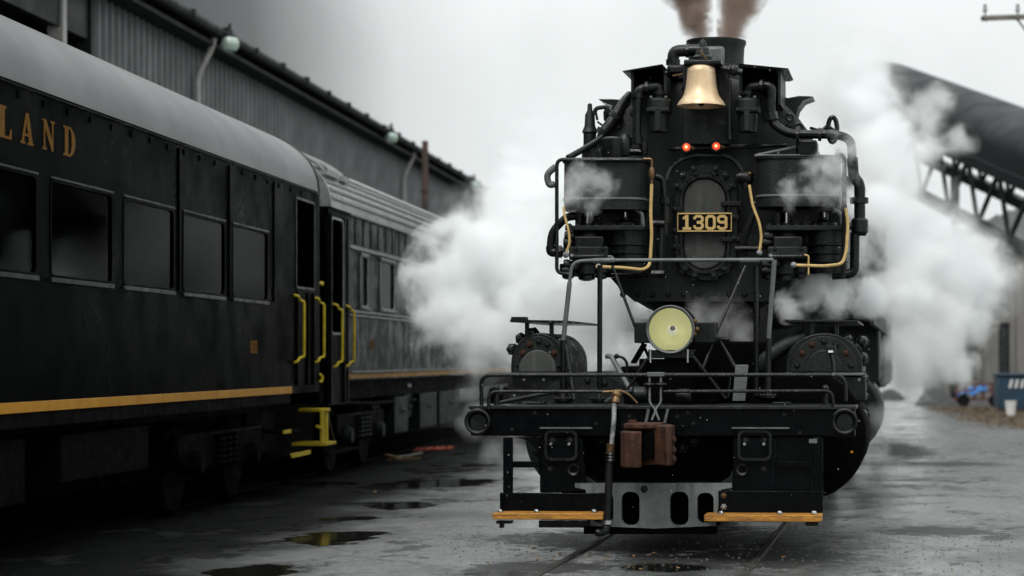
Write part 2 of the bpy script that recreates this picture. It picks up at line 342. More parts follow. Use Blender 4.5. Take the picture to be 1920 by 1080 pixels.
    for px, hw, py, hh in ((1230, 330, 1008, 22), (1440, 200, 1040, 26), (1690, 60, 842, 16), (1800, 120, 868, 5), (1000, 160, 1060, 14), (1760, 120, 990, 10)):
        Y = CAMH * FPX / (py - VPY); X = (px - VPX) * Y / FPX
        mp = n.new('ShaderNodeMapping'); mp.vector_type = 'TEXTURE'; mp.inputs['Location'].default_value = (X, Y, 0); mp.inputs['Scale'].default_value = (hw * Y / FPX, hh * Y / (py - VPY), 1e3)
        l.new(g.outputs['Position'], mp.inputs[0]); ln = n.new('ShaderNodeVectorMath'); ln.operation = 'LENGTH'; l.new(mp.outputs[0], ln.inputs[0])
        if dl is None: dl = ln.outputs['Value']
        else:
            mi = n.new('ShaderNodeMath'); mi.operation = 'MINIMUM'; l.new(dl, mi.inputs[0]); l.new(ln.outputs['Value'], mi.inputs[1]); dl = mi.outputs[0]
    bn = noise(4.5, 9, .72); d1 = n.new('ShaderNodeMath'); d1.operation = 'MULTIPLY_ADD'; d1.inputs[1].default_value = 3.0; l.new(bn.outputs[0], d1.inputs[0]); l.new(dl, d1.inputs[2])
    d2 = n.new('ShaderNodeMapRange'); d2.inputs[1].default_value = 2.6; d2.inputs[2].default_value = 2.2; l.new(d1.outputs[0], d2.inputs[0])
    bx_ = n.new('ShaderNodeMath'); bx_.operation = 'MAXIMUM'; l.new(bm_.outputs[0], bx_.inputs[0]); l.new(d2.outputs[0], bx_.inputs[1]); bm_ = bx_
    def mul(a, col, fac):
        q = n.new('ShaderNodeMixRGB'); q.inputs[2].default_value = col; l.new(fac, q.inputs[0]); l.new(a, q.inputs[1]); return q.outputs[0]
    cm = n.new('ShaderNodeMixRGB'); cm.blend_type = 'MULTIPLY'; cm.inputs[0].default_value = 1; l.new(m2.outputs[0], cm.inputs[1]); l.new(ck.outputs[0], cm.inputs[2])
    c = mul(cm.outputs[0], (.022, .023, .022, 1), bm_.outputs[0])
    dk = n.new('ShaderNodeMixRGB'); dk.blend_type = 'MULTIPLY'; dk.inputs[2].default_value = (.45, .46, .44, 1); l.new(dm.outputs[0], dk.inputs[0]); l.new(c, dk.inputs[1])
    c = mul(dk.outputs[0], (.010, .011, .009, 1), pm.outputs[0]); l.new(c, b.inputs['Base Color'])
    rb = n.new('ShaderNodeMath'); rb.operation = 'MULTIPLY_ADD'; rb.inputs[1].default_value = .35; l.new(bm_.outputs[0], rb.inputs[0]); l.new(rr.outputs[0], rb.inputs[2])
    rmx = n.new('ShaderNodeMix'); rmx.inputs[3].default_value = .04; l.new(pm.outputs[0], rmx.inputs[0]); l.new(rb.outputs[0], rmx.inputs[2])
    l.new(rmx.outputs[0], b.inputs['Roughness'])
    st_ = n.new('ShaderNodeMapRange'); st_.inputs[3].default_value = .45; st_.inputs[4].default_value = .02; l.new(pm.outputs[0], st_.inputs[0])
    ss = n.new('ShaderNodeMapRange'); ss.inputs[3].default_value = .85; ss.inputs[4].default_value = .04; l.new(mr.outputs[0], ss.inputs[0]); sq_ = n.new('ShaderNodeMath'); sq_.operation = 'MULTIPLY_ADD'; sq_.inputs[1].default_value = -.38; sq_.use_clamp = True; l.new(bm_.outputs[0], sq_.inputs[0]); l.new(ss.outputs[0], sq_.inputs[2]); l.new(sq_.outputs[0], b.inputs['Specular IOR Level'])
    bp = n.new('ShaderNodeBump'); l.new(st_.outputs[0], bp.inputs['Strength']); bp.inputs['Distance'].default_value = .004
    bp2 = n.new('ShaderNodeBump'); l.new(st_.outputs[0], bp2.inputs['Strength']); bp2.inputs['Distance'].default_value = .025
    l.new(grit.outputs[0], bp.inputs['Height']); l.new(fine.outputs[0], bp2.inputs['Height']); l.new(bp2.outputs[0], bp.inputs['Normal']); l.new(bp.outputs[0], b.inputs['Normal'])
    return m
gm = MB()
xs = [-400, -60, -20] + [-12 + i * .5 for i in range(49)] + [20, 60, 400]
ys = [-60, -5, 4] + [8 + i * .5 for i in range(60)] + [45, 60, 90, 150, 700]
for y in ys:
    for x in xs:
        z = .0
        if -12 < x < 12 and 8 < y < 38: z = -.012 + .024 * (math.sin(x * 1.9 + y * .7) * .5 + math.sin(y * 1.3 - x * .8) * .5) * .5
        gm.v.append((x, y, z - .01))
nx = len(xs)
for j in range(len(ys) - 1):
    for i in range(nx - 1): gm.f.append((j * nx + i, j * nx + i + 1, (j + 1) * nx + i + 1, (j + 1) * nx + i))
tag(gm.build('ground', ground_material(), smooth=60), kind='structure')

# ================================================================== LOCOMOTIVE (own frame: u right, v back, w up)
LA = R(3.9); LO = Vector((-.88, 16.7, 0)); cA, sA = math.cos(LA), math.sin(LA)
loco = empty('steam_locomotive', LO, -LA)
tag(loco, 'black steam locomotive with number plate 1309, bronze bell and round headlight', 'locomotive')
def lp(px, py, v):
    k = (px - VPX) / FPX; u = (k * (LO.y + v * cA) - LO.x - v * sA) / (cA + k * sA); Y = LO.y - u * sA + v * cA
    return Vector((u, v, CAMH - (py - VPY) * Y / FPX))
def ls(v): return FPX / (LO.y + v)          # photo pixels per metre about there
def PB(mb, x0, y0, x1, y1, v0, v1):
    a, b = lp(x0, y0, v0), lp(x1, y1, v0); return mb.box(a.x, b.x, v0, v1, b.z, a.z)
def PP(pts): return [lp(*p) for p in pts]
def PO(pts, v): return [(q.x, q.z) for q in (lp(x, y, v) for x, y in pts)]
def obround(cx, cy, hw, hh, n=10):
    pts = []
    for k in range(n + 1): a = math.pi * k / n; pts.append((cx + hw * math.cos(a), cy - (hh - hw) - hw * math.sin(a)))
    for k in range(n + 1): a = math.pi + math.pi * k / n; pts.append((cx + hw * math.cos(a), cy + (hh - hw) - hw * math.sin(a)))
    return pts
def prr(x0, y0, x1, y1, r): return [(x, y) for x, y in rrect(x0, x1, y0, y1, r)]
bolt_me = MB().lathe([(.62, -.1), (.62, .0)], (0, 0, 0), 'y', 6).lathe([(.001, -.5), (.3, -.46), (.45, -.3), (.5, -.1), (.5, 0)], (0, 0, 0), 'y', 8).mesh('bolt', M['black'], 30)
bolt_st = bolt_me.copy(); bolt_st.materials[0] = M['steel']
bolt_br = bolt_me.copy(); bolt_br.materials[0] = M['brass']
bolt_dk = bolt_me.copy(); bolt_dk.materials[0] = M['gloss']
bolt_ru = bolt_me.copy(); bolt_ru.materials[0] = M['rust']
def bolt(parent, px, py, v, d, me=None, rot=(0, 0, 0), name='bolt'):
    return piece(name, me or bolt_me, parent, lp(px, py, v), rot, (d, d, d))
def LB(name, m, mb, bevel=0, parent=loco, **k): return mb.build(name, M[m], parent, bevel, **k)

# --- pilot beam, deck
beam = LB('pilot_beam', 'gloss', PB(MB(), 882, 766, 1603, 819, 0, .2), .012)
for px, py in ((1003, 775), (1290, 775), (1180, 782), (1270, 782), (1470, 778), (960, 806), (1500, 812), (1300, 795), (1118, 795)): bolt(beam, px, py, -.001, .032)
deck = LB('deck_plate', 'soot', MB().box(lp(880, 0, 0).x, lp(1605, 0, 0).x, -.03, .62, lp(0, 766, 0).z + .002, lp(0, 759, 0).z).box(-1.2, 1.32, .62, 1.75, lp(0, 766, 0).z, lp(0, 759, 0).z - .003), .006)
for px in (897, 1584):
    p = lp(px, 790, 0)
    po = LB('poling_pocket', 'black', MB().lathe([(.085, .02), (.1, -.02), (.105, -.045), (.092, -.055), (.078, -.045), (.066, .0), (.03, .03), (.001, .034)], (p.x, 0, p.z), 'y', 24))
    MB().lathe([(.001, .012), (.05, .006), (.064, -.012)], (p.x, 0, p.z - .006), 'y', 20).build('pocket_cup', M['black'], po)
    MB().lathe([(.034, .0), (.062, -.016), (.066, -.012), (.036, .01)], (p.x, .01, p.z - .004), 'y', 12, R(205), R(335)).build('pocket_glint', M['galv'], po)  # pale crescent painted in as the highlight low in the cup
# lip strips + front pillars with rounded pads
for x0, x1, hx in ((1012, 1110, 1015), (1372, 1480, 1378)):
    LB('lip_strip', 'grey', PB(MB(), x0, 801, x1, 804, -.03, .01))  # real lip, its grey carries a painted highlight
for k, (a, b) in enumerate(((1012, 1092), (1374, 1456))):
    pl = LB('pilot_pillar', 'gloss', MB().prism(PO([(a, 819), (b, 819), (b + (8 if k == 0 else -4), 906), (b + 2, 924), (a, 924)], .03), .03, .3), .01)
    pad = LB('bolted_pad', 'black', MB().prism(PO(prr(a + 9, 806, b - 9, 864, 12), -.005), -.012, .04, holes=[PO(prr(a + 14, 811, b - 14, 859, 9), -.005)]), .004)
    for px in (a + 24, b - 22):
        bolt(pad, px, 826, .028, .06); MB().lathe([(.012, -.06), (.012, .0)], lp(px - 1, 832, .01), 'y', 8).build('stud', M['steel'], pad)
    q = lp(a + 64 if k == 0 else a + 18, 880, .01)
    MB().lathe([(.03, .03), (.03, -.02), (.046, -.03), (.046, .03)], q, 'y', 20, cap=False).build('socket_ring', M['black'], pl)
    bolt(pl, a + 20 if k == 0 else b - 24, 880, .028, .045)
LB('recess_plate', 'under', MB().prism(PO([(1092, 818), (1376, 818), (1376, 906), (1092, 906)], .35), .35, .4))
LB('arch_rib', 'black', MB().prism(PO([(1090, 872), (1100, 893), (1118, 905), (1352, 905), (1368, 893), (1378, 872), (1378, 910), (1090, 910)], .05), .05, .3), .004)
for px, py in ((1130, 826), (1300, 826), (1280, 838)): bolt(beam, px, py, .345, .08)
# foot pilot: one casting with slots
fp = LB('foot_pilot', 'pilot', MB().prism(PO([(1078, 906), (1372, 906), (1372, 914), (1352, 918), (1340, 986), (1226, 991), (1108, 986), (1098, 918), (1078, 914)], .0), .0, .07,
        holes=[PO(prr(1165, 922, 1199, 985, 14), 0), PO(prr(1256, 922, 1291, 985, 14), 0), PO(prr(1112, 924, 1150, 981, 12), 0), PO(prr(1307, 924, 1338, 981, 12), 0)]), .008)
LB('slot_shade_plate', 'under', PB(MB(), 1100, 900, 1350, 985, .3, .34))  # dark sheet added behind the slots in place of shade
LB('pilot_bar', 'under', MB().bar(lp(1095, 994, .05), lp(1345, 994, .05), .06, .06), .01)
bolt(fp, 1208, 917, -.001, .05)
# step frames, skirts and boards
LB('step_hanger', 'gloss', PB(MB(), 943, 820, 961, 925, .0, .03), .006)
LB('step_hanger', 'gloss', PB(MB(), 1524, 820, 1543, 925, .0, .03), .006)
LB('cross_strap', 'gloss', PB(MB(), 961.5, 865, 1011, 877, .005, .03), .003)
LB('cross_strap', 'gloss', PB(MB(), 1457, 865, 1523.5, 877, .005, .03), .003)
LB('gusset', 'gloss', MB().prism(PO([(961.5, 820), (1011, 820), (1011, 862), (1004, 842), (990, 826), (976, 822)], .005), .005, .03))
for k, (a, b, y0, y1) in enumerate(((937, 1147, 924, 961), (1347, 1543, 920, 963))):
    sk = LB('step_skirt', 'gloss', PB(MB(), a, y0, b, y1, -.012, .02), .006)
    bd = LB('step_board', 'wood', (PB(MB(), 923, 962, 1130, 975, -.25, 0) if k == 0 else PB(MB(), 1320, 965, 1540, 979, -.25, 0)), .006, label='orange painted plank step')
    y = 960 if k == 0 else 963
    for px in ((938, 1006, 1114) if k == 0 else (1352, 1462, 1526)):
        bolt(bd, px, y, -.17, .045, bolt_st, (R(-90), 0, 0))
    if k: bolt(sk, 1357, 929, -.014, .04, bolt_br); bolt(sk, 1357, 950, -.014, .04, bolt_st)
LB('board_bracket', 'black', PB(PB(MB(), 930, 976, 958, 982, -.1, .0), 936, 982, 944, 990, -.06, -.02), .003)
LB('board_bracket', 'black', PB(MB(), 1510, 980, 1535, 986, -.1, .0), .003)
LB('board_bracket', 'black', PB(MB(), 1010, 976, 1150, 990, .05, .15), .003)
LB('data_plate', 'grey', PB(MB(), 1517, 823, 1532, 831, -.008, .002))
LB('shade_plate', 'gloss', PB(MB(), 1452, 819.5, 1523, 921, .045, .1))  # added black plate standing in for shade before the right cylinder
LB('lower_shade_plate', 'under', PB(MB(), 1380, 830, 1538, 955, .75, .8))  # second black sheet filling the shaded space lower down

# --- coupler (rusty knuckle) and its lift rods
c0 = lp(1216, 835, -.3)
cp = LB('coupler', 'rust', MB().prism([(c0.x - .03, -.02), (c0.x - .06, -.28), (c0.x + .02, -.36), (c0.x + .10, -.40), (c0.x + .165, -.52), (c0.x + .20, -.50), (c0.x + .205, -.30), (c0.x + .12, -.02)], c0.z - .15, c0.z + .16, 'xy'), .012, seg=2)
MB().prism([(c0.x - .19, -.16), (c0.x - .205, -.40), (c0.x - .16, -.53), (c0.x - .09, -.56), (c0.x - .03, -.50), (c0.x - .05, -.30), (c0.x - .06, -.16)], c0.z - .165, c0.z + .115, 'xy').build('knuckle', M['rust'], cp, .012, seg=2)
MB().prism([(c0.x - .175, -.12), (c0.x - .18, -.42), (c0.x - .08, -.47), (c0.x + .03, -.42), (c0.x + .10, -.36), (c0.x + .10, -.1)], c0.z + .13, c0.z + .175, 'xy').build('top_lug', M['rust'], cp, .012)
MB().box(c0.x - .035, c0.x + .055, -.405, -.30, c0.z - .10, c0.z + .11).build('jaw_shade', M['under'], cp, .01)  # black block standing in for the shade between knuckle and head
MB().tube([(c0.x - .12, -.36, c0.z + .17), (c0.x - .12, -.36, c0.z + .20)], .035, seg=12).build('pivot_pin', M['rust'], cp)
LB('coupler_shank', 'under', MB().box(c0.x - .09, c0.x + .12, -.02, .3, c0.z - .1, c0.z + .1), .01)
for i, zz in enumerate((-.1, -.03, .05)): piece('bolt', bolt_ru, cp, (c0.x + .2, -.42, c0.z + zz), (0, 0, R(60)), (.06, .06, .06))
lr = LB('lift_rod', 'grey', MB().tube(PP([(1218, 706, .0), (1218, 756, -.03), (1230, 769, -.05), (1222, 788, -.08)]), .009, .03, 8).tube(PP([(1239, 706, .0), (1239, 756, -.03), (1228, 768, -.05), (1236, 788, -.08)]), .009, .03, 8))
for px in (1218, 1239): MB().lathe([(.001, .02), (.045, .012), (.05, 0), (.02, -.018), (.001, -.02)], lp(px, 721, -.01), 'z', 16).build('lift_washer', M['black'], lr)
for a, b in ((1216, 1211), (1252, 1246)): LB('lift_bracket', 'grey', MB().bar(lp(a, 767, -.04), lp(b, 793, -.06), .022, .012))
PB(MB(), 1213, 698, 1245, 706, -.02, .06).build('rod_clip', M['grey'], lr, .004)
# --- air hose with angle cock
hs_ = LB('brake_hose', 'rubber', MB().tube(PP([(1143, 866, -.16), (1141, 920, -.17), (1138, 976, -.17)]), .030, .05, 14), label='black rubber brake hose hanging from the beam')
MB().tube(PP([(1152, 752, -.06), (1151, 790, -.12), (1146, 840, -.16), (1144, 866, -.16)]), .019, .05, 12).build('frosted_pipe', M['hose_white'], hs_)
for y in (850, 856, 862): MB().lathe([(.03, -.006), (.044, -.004), (.044, .004), (.03, .006)], lp(1144, y, -.16), 'z', 16).build('clamp_ring', M['steel'], hs_)
MB().tube(PP([(1146, 832, -.16), (1145, 848, -.16)]), .034, seg=12).build('hose_coupling', M['brass'], hs_)
MB().lathe([(.036, -.02), (.046, -.015), (.046, .015), (.036, .02)], lp(1138, 979, -.17), 'z', 16).build('hose_clamp', M['steel'], hs_)
MB().tube(PP([(1138, 984, -.17), (1136, 996, -.2), (1124, 1000, -.24)]), .03, .03, 10).ball(lp(1122, 999, -.25), .034).build('glad_hand', M['black'], hs_)
MB().tube(PP([(1156, 736, -.03), (1154, 756, -.07)]), .034, seg=12).ball(lp(1156, 740, -.04), .045).build('angle_cock', M['brass'], hs_)
MB().tube(PP([(1130, 735, -.05), (1165, 732, -.05), (1180, 740, -.05), (1195, 756, -.03)]), .009, .03, 8).build('cock_handle', M['brass'], hs_)
# --- handrails on the deck
LB('handrail', 'black', MB().tube(PP([(903, 760, .03), (902, 703, .03), (1584, 703, .03), (1586, 752, .03)]), .0165, .09, 10))
LB('handrail', 'black', MB().tube(PP([(916, 768, -.03), (917, 734, -.02), (1139, 734, -.02)]), .014, .08, 10))
LB('handrail', 'black', MB().tube(PP([(1244, 734, -.02), (1560, 733, -.02), (1562, 762, -.02)]), .014, .08, 10))
for px in (931, 1547):
    st = LB('rail_post', 'black', MB().tube(PP([(px, 764, .02), (px, 730, .02)]), .024, seg=10).ball(lp(px, 728, .02), .028))
    PB(MB(), px - 14, 759, px + 14, 763, -.02, .08).build('post_foot', M['black'], st, .004)
for px in (1006, 1468): LB('deck_flange', 'black', PB(MB(), px - 20, 754, px + 14, 760, .4, .55), .004)

# --- tall A-frame of pipe on the deck
FV = 1.0
def post(path, r, m='black', foot=True):
    o = LB('frame_post', m, MB().tube(PP(path), r, .08, 10))
    if foot:
        q = PP([path[-1]])[0]; MB().lathe([(.075, 0), (.075, .02), (.04, .025), (.03, .07)], q, 'z', 14).build('post_flange', M['black'], o)
        for dx in (-14, -8, 8, 14): piece('bolt', bolt_me, o, q + Vector((dx / 230, -.03, .02)), (R(-90), 0, 0), (.03, .03, .03))
    return o
LB('frame_rail', 'grey', MB().tube(PP([(1068, 530, FV), (1073, 491, FV), (1108, 488, FV), (1450, 487, FV)]), .0155, .08, 10))
post([(1068, 530, FV), (1056, 640, FV), (1056, 752, FV)], .021, 'grey'); LB('post_sleeve', 'black', MB().tube(PP([(1056, 638, FV), (1056, 752, FV)]), .026))
post([(1452, 487, FV), (1441, 636, FV), (1440, 746, FV)], .021, 'grey'); LB('post_sleeve', 'black', MB().tube(PP([(1441, 634, FV), (1440, 746, FV)]), .026))
post([(1125, 497, FV + .05), (1124, 752, FV + .05)], .022, 'black')
post([(1417, 500, FV + .05), (1418, 742, FV + .05)], .022, 'black', False)
LB('frame_brace', 'black', MB().tube(PP([(1061, 645, FV), (1077, 750, FV - .2)]), .015))
LB('frame_brace', 'black', MB().tube(PP([(1148, 498, FV), (1189, 608, FV - .15), (1242, 728, FV - .3)]), .013))
LB('frame_brace', 'black', MB().tube(PP([(1398, 498, FV), (1345, 620, FV - .2), (1318, 690, FV - .3)]), .013))
LB('rail_sleeve', 'grey', MB().tube(PP([(1112, 489, FV), (1152, 488, FV)]), .023)); LB('rail_sleeve', 'grey', MB().tube(PP([(1388, 488, FV), (1425, 488, FV)]), .021))
LB('lever_pipe', 'grey', MB().tube(PP([(1138, 668, .9), (1146, 668, .85), (1186, 738, .6)]), .022, .04))
LB('lever_handle', 'black', MB().tube(PP([(1157, 668, .8), (1168, 670, .8), (1176, 680, .8), (1175, 700, .8)]), .012, .04).ball(lp(1156, 668, .8), .022))
LB('leaning_strap', 'grey', MB().prism(PO([(1379, 684), (1403, 684), (1397, 752), (1373, 752)], .7), .7, .73), .004)
LB('lever_pipe', 'black', MB().tube(PP([(1350, 640, .9), (1385, 700, .8)]), .018).tube(PP([(1340, 636, .9), (1368, 636, .9)]), .02))
LB('lever_pipe', 'black', MB().tube(PP([(1365, 745, .5), (1369, 705, .5)]), .01))

# --- headlight
hv = .55; hc = lp(1257, 618, hv); hr = 46 / ls(hv)
hl = LB('headlight', 'black', MB().lathe([(hr * .97, .0), (hr, -.012), (hr, .30), (hr * .8, .36), (.001, .37)], (hc.x, hv, hc.z), 'y', 40, cap=False), label='round headlight with cream yellow reflector')
MB().lathe([(hr * .89, .03), (hr * .89, -.02), (hr * .96, -.03), (hr * 1.0, -.013)], (hc.x, hv, hc.z), 'y', 40, cap=False).build('lens_rim', M['grey'], hl)
MB().lathe([(hr * .88, .0)] + [(hr * .88 * math.cos(R(t)), .16 * math.sin(R(t)) ** 1.0) for t in (15, 30, 45, 60, 72, 82)] + [(.001, .162)], (hc.x, hv + .005, hc.z), 'y', 40, cap=False).build('reflector', M['reflector'], hl)
MB().lathe([(.001, -.0), (hr * .4, .003), (hr * .89, .012)], (hc.x, hv - .012, hc.z), 'y', 40).build('lens', M['lens'], hl)
MB().ball((hc.x + .006, hv + .075, hc.z - .006), .044, 16).build('bulb', M['lampwhite'], hl)
MB().ball((hc.x + .014, hv + .036, hc.z + .012), .022, 12).build('bulb_cap', M['galv'], hl)
for a, b in ((1189, 1218), (1300, 1341)):
    bx = PB(MB(), a, 604, b, 643, hv + .1, hv + .38).build('side_box', M['black'], hl, .008)
    for px, py in ((a + 5, 608), (a + 5, 639)): bolt(bx, px, py, hv + .1, .018)
PB(MB(), 1215, 656, 1300, 672, hv + .02, hv + .3).build('headlight_saddle', M['black'], hl, .006)
for px in (1219, 1289): MB().tube(PP([(px, 655, hv), (px, 680, hv)]), .012, seg=8).build('stud', M['steel'], hl)
for px, py in ((1303, 602), (1302, 626), (1307, 617)): piece('bolt', bolt_br, hl, lp(px, py, hv + .02), (0, 0, 0), (.035, .035, .035))
for p, q in (((1214, 672, hv), (1168, 744, hv)), ((1300, 668, hv), (1362, 748, hv)), ((1208, 646, hv + .3), (1188, 680, hv + .5)), ((1216, 672, hv + .2), (1240, 730, hv + .2)), ((1300, 672, hv + .3), (1330, 748, hv + .6))):
    LB('headlight_leg', 'black', MB().bar(lp(*p), lp(*q), .05, .02), .004)
LB('deck_machinery', 'under', PB(PB(PB(MB(), 1198, 672.5, 1300, 756, hv + .05, hv + .4), 1262, 705, 1345, 757, hv + .3, 1.2), 1170, 730, 1200, 757, hv, hv + .3), .01)  # first box raised to block light showing under the headlight
LB('deck_machinery', 'under', PB(MB(), 1245, 640, 1435, 752, 1.25, 1.8), .02)
LB('winch_drum', 'black', MB().lathe([(.05, 0), (.07, .02), (.07, .1), (.05, .12)], lp(1186, 740, .3), 'x', 16))
LB('winch_drum', 'black', MB().lathe([(.05, 0), (.06, .02), (.06, .1), (.05, .12)], lp(1268, 742, .3), 'x', 16))
LB('kinked_cable', 'black', MB().tube(PP([(930, 757, .15), (1000, 742, .25), (1040, 736, .4)]), .016, .1)); LB('kinked_cable', 'black', MB().tube(PP([(1135, 755, .2), (1160, 738, .25), (1185, 735, .3)]), .02, .1))

# --- smokebox, boiler
SV = 2.55; sc = lp(1320, 372, SV); SR = 1.13
bo = LB('boiler', 'black', MB().lathe([(SR - .05, SV), (SR, SV + .05), (SR, SV + 3.2), (SR - .04, SV + 3.25), (SR - .06, SV + 9.5), (.1, SV + 9.6)], (sc.x, 0, sc.z), 'y', 64))
sf = LB('smokebox_front', 'soot', MB().lathe([(.001, SV - .03), (SR * .55, SV - .03), (SR * .93, SV - .015), (SR * .965, SV), (SR * .965, SV + .03)], (sc.x, 0, sc.z), 'y', 64))
ring_n = 36
for k in range(ring_n):
    a = 2 * math.pi * k / ring_n
    piece('bolt', bolt_me, sf, (sc.x + SR * .9 * math.cos(a), SV - .018, sc.z + SR * .9 * math.sin(a)), (0, 0, 0), (.05, .05, .05))
# saddle plate with its row of bolts
sad = LB('saddle_plate', 'soot', MB().prism(PO([(1130, 470), (1200, 440), (1440, 440), (1452, 500), (1448, 566), (1190, 566), (1160, 540)], 2.42), 2.42, 2.5), .006)
for k in range(11): bolt(sad, 1168 + k * 28.5, 552, 2.42, .05)
LB('saddle_casting', 'under', PB(MB(), 1245, 567, 1425, 700, 2.46, 3.4), .02)
# obround door with clamps
dv = 2.36
LB('door_ring', 'black', MB().prism(PO(obround(1323, 417, 60, 110), dv), dv, 2.5, holes=[PO(obround(1322, 418, 44, 92), dv)]), .012)
door = LB('smokebox_door', 'panel', MB().prism(PO(obround(1321, 420, 40, 86), dv - .01), dv - .01, dv + .1), .02, seg=3)
LB('door_inner_ring', 'black', MB().prism(PO(obround(1321.5, 419, 48, 96), dv - .03), dv - .03, dv + .02, holes=[PO(obround(1321, 420, 41, 87), dv - .03)]), .008)
clamp_me = MB().box(-.045, .045, -.05, .03, -.022, .022).lathe([(.001, -.085), (.018, -.08), (.022, -.05)], (.008, 0, 0), 'y', 8).mesh('door_clamp', M['black'], 35)
for k, (dx, dy, ang) in enumerate([(52 * math.cos(R(a)), -50 - 52 * math.sin(R(a)), a) for a in (20, 45, 68, 112, 135, 160)] + [(54, -10, 0), (54, 30, 0), (-54, -25, 180), (-54, 15, 180), (-54, 45, 180)] + [(52 * math.cos(R(a)), 50 - 52 * math.sin(R(a)), a) for a in (200, 225, 250, 290, 315, 340)]):
    piece('door_clamp', clamp_me, loco, lp(1322 + dx, 418 + dy, dv - .02), (0, R(-ang), 0))
for py in (382, 449):
    h = LB('door_hinge', 'black', MB().bar(lp(1352, py, dv - .04), lp(1391, py, dv - .04), .05, .042), .005)
    MB().tube(PP([(1389, py - 12, dv - .03), (1389, py + 12, dv - .03)]), .028, seg=12).build('hinge_pin', M['black'], h)
# number plate 1309
NV = dv - .1
npl = LB('number_plate', 'gloss', PB(MB(), 1270, 399, 1372, 434, NV, NV + .02), .002, label='number plate reading 1309')
for a in ((1270, 399, 1372, 401), (1270, 432, 1372, 434), (1270, 401.2, 1271.6, 431.8), (1370.4, 401.2, 1372, 431.8)):
    PB(MB(), *a, NV - .006, NV - .0005).build('plate_border', M['gold'], npl)
def digit(ch, x, y, wd, ht, st):
    """blocky numerals with cut corners, outlines in the unit box"""
    c = .22
    def octo(x0, x1, y0, y1, cx, cy): return [(x0 + cx, y0), (x1 - cx, y0), (x1, y0 + cy), (x1, y1 - cy), (x1 - cx, y1), (x0 + cx, y1), (x0, y1 - cy), (x0, y0 + cy)]
    t, u = st / wd, st / ht; T = lambda P: [(x + a * wd, y + b * ht) for a, b in P]
    if ch == '0': return [(T(octo(0, 1, 0, 1, .26, .16)), [T(octo(t, 1 - t, u, 1 - u, .12, .08))])]
    if ch == '1': return [(T([(.36, 0), (.66, 0), (.66, 1 - u), (.92, 1 - u), (.92, 1), (.1, 1), (.1, 1 - u), (.36, 1 - u), (.36, u * 1.6), (.12, u * 1.6), (.12, u * .8), (.3, u * .6)]), [])]
    if ch == '3': return [(T([(.26, 0), (.74, 0), (1, .16), (1, .40), (.86, .5), (1, .60), (1, .84), (.74, 1), (.26, 1), (0, .84), (0, .70), (t, .70), (t, .8), (.34, 1 - u), (.64, 1 - u), (1 - t, .8), (1 - t, .64), (.62, .5 + u * .55), (.34, .5 + u * .55), (.34, .5 - u * .55), (.62, .5 - u * .55), (1 - t, .36), (1 - t, .2), (.64, u), (.34, u), (t, .2), (t, .30), (0, .30), (0, .16)]), [])]
    if ch == '9': return [(T([(.26, 0), (.74, 0), (1, .16), (1, .84), (.74, 1), (.26, 1), (0, .84), (0, .72), (t, .72), (t, .8), (.34, 1 - u), (.64, 1 - u), (1 - t, .8), (1 - t, .58), (.26, .58), (0, .44), (0, .16)]), [T(octo(t, 1 - t, u, .58 - u, .1, .07))])]
    if ch == '8': return [(T(octo(0, 1, 0, 1, .26, .16)), [T(octo(t, 1 - t, u, .5 - u / 2, .1, .06)), T(octo(t, 1 - t, .5 + u / 2, 1 - u, .1, .06))])]
for ch, px in (('1', 1278), ('3', 1300), ('0', 1322.5), ('9', 1344.5)):
    for out, ho in digit(ch, px, 403, 19.5, 28, 5.0):
        MB().prism(PO(out, NV), NV - .005, NV - .0005, holes=[PO(h, NV) for h in ho]).build('digit', M['gold'], npl)
# smaller things on the front plate
LB('feed_pipe', 'black', MB().tube(PP([(1249, 340, 2.2), (1258, 312, 2.25), (1290, 292, 2.3), (1372, 292, 2.3), (1400, 330, 2.2)]), .022, .12))
LB('feed_pipe', 'black', MB().tube(PP([(1230, 330, 2.1), (1243, 335, 2.1), (1247, 375, 2.1), (1248, 440, 2.1)]), .035, .1))
LB('pipe_union', 'black', MB().tube(PP([(1248, 370, 2.1), (1248, 383, 2.1)]), .055, seg=8)); LB('pipe_union', 'black', MB().tube(PP([(1248, 388, 2.1), (1248, 418, 2.1)]), .045, seg=8))
LB('drain_valve', 'black', MB().tube(PP([(1224, 418, 2.0), (1246, 419, 2.0)]), .03, seg=8).tube(PP([(1240, 420, 2.05), (1238, 510, 2.05)]), .036).tube(PP([(1222, 513, 2.0), (1246, 513, 2.0)]), .036, seg=8), .0)
LB('feed_pipe', 'black', MB().tube(PP([(1412, 400, 2.2), (1400, 430, 2.2), (1392, 462, 2.2), (1392, 470, 2.2)]), .036, .1).tube(PP([(1378, 466, 2.15), (1430, 466, 2.15)]), .03))
LB('check_valve', 'black', MB().lathe([(.05, -.08), (.06, -.05), (.06, .05), (.04, .07)], lp(1398, 333, 2.1), 'x', 14).lathe([(.04, -.06), (.04, .06)], lp(1398, 340, 2.1), 'z', 12))
LB('rust_patch_bolt', 'brass', MB().ball(lp(1406, 326, 2.05), .022))

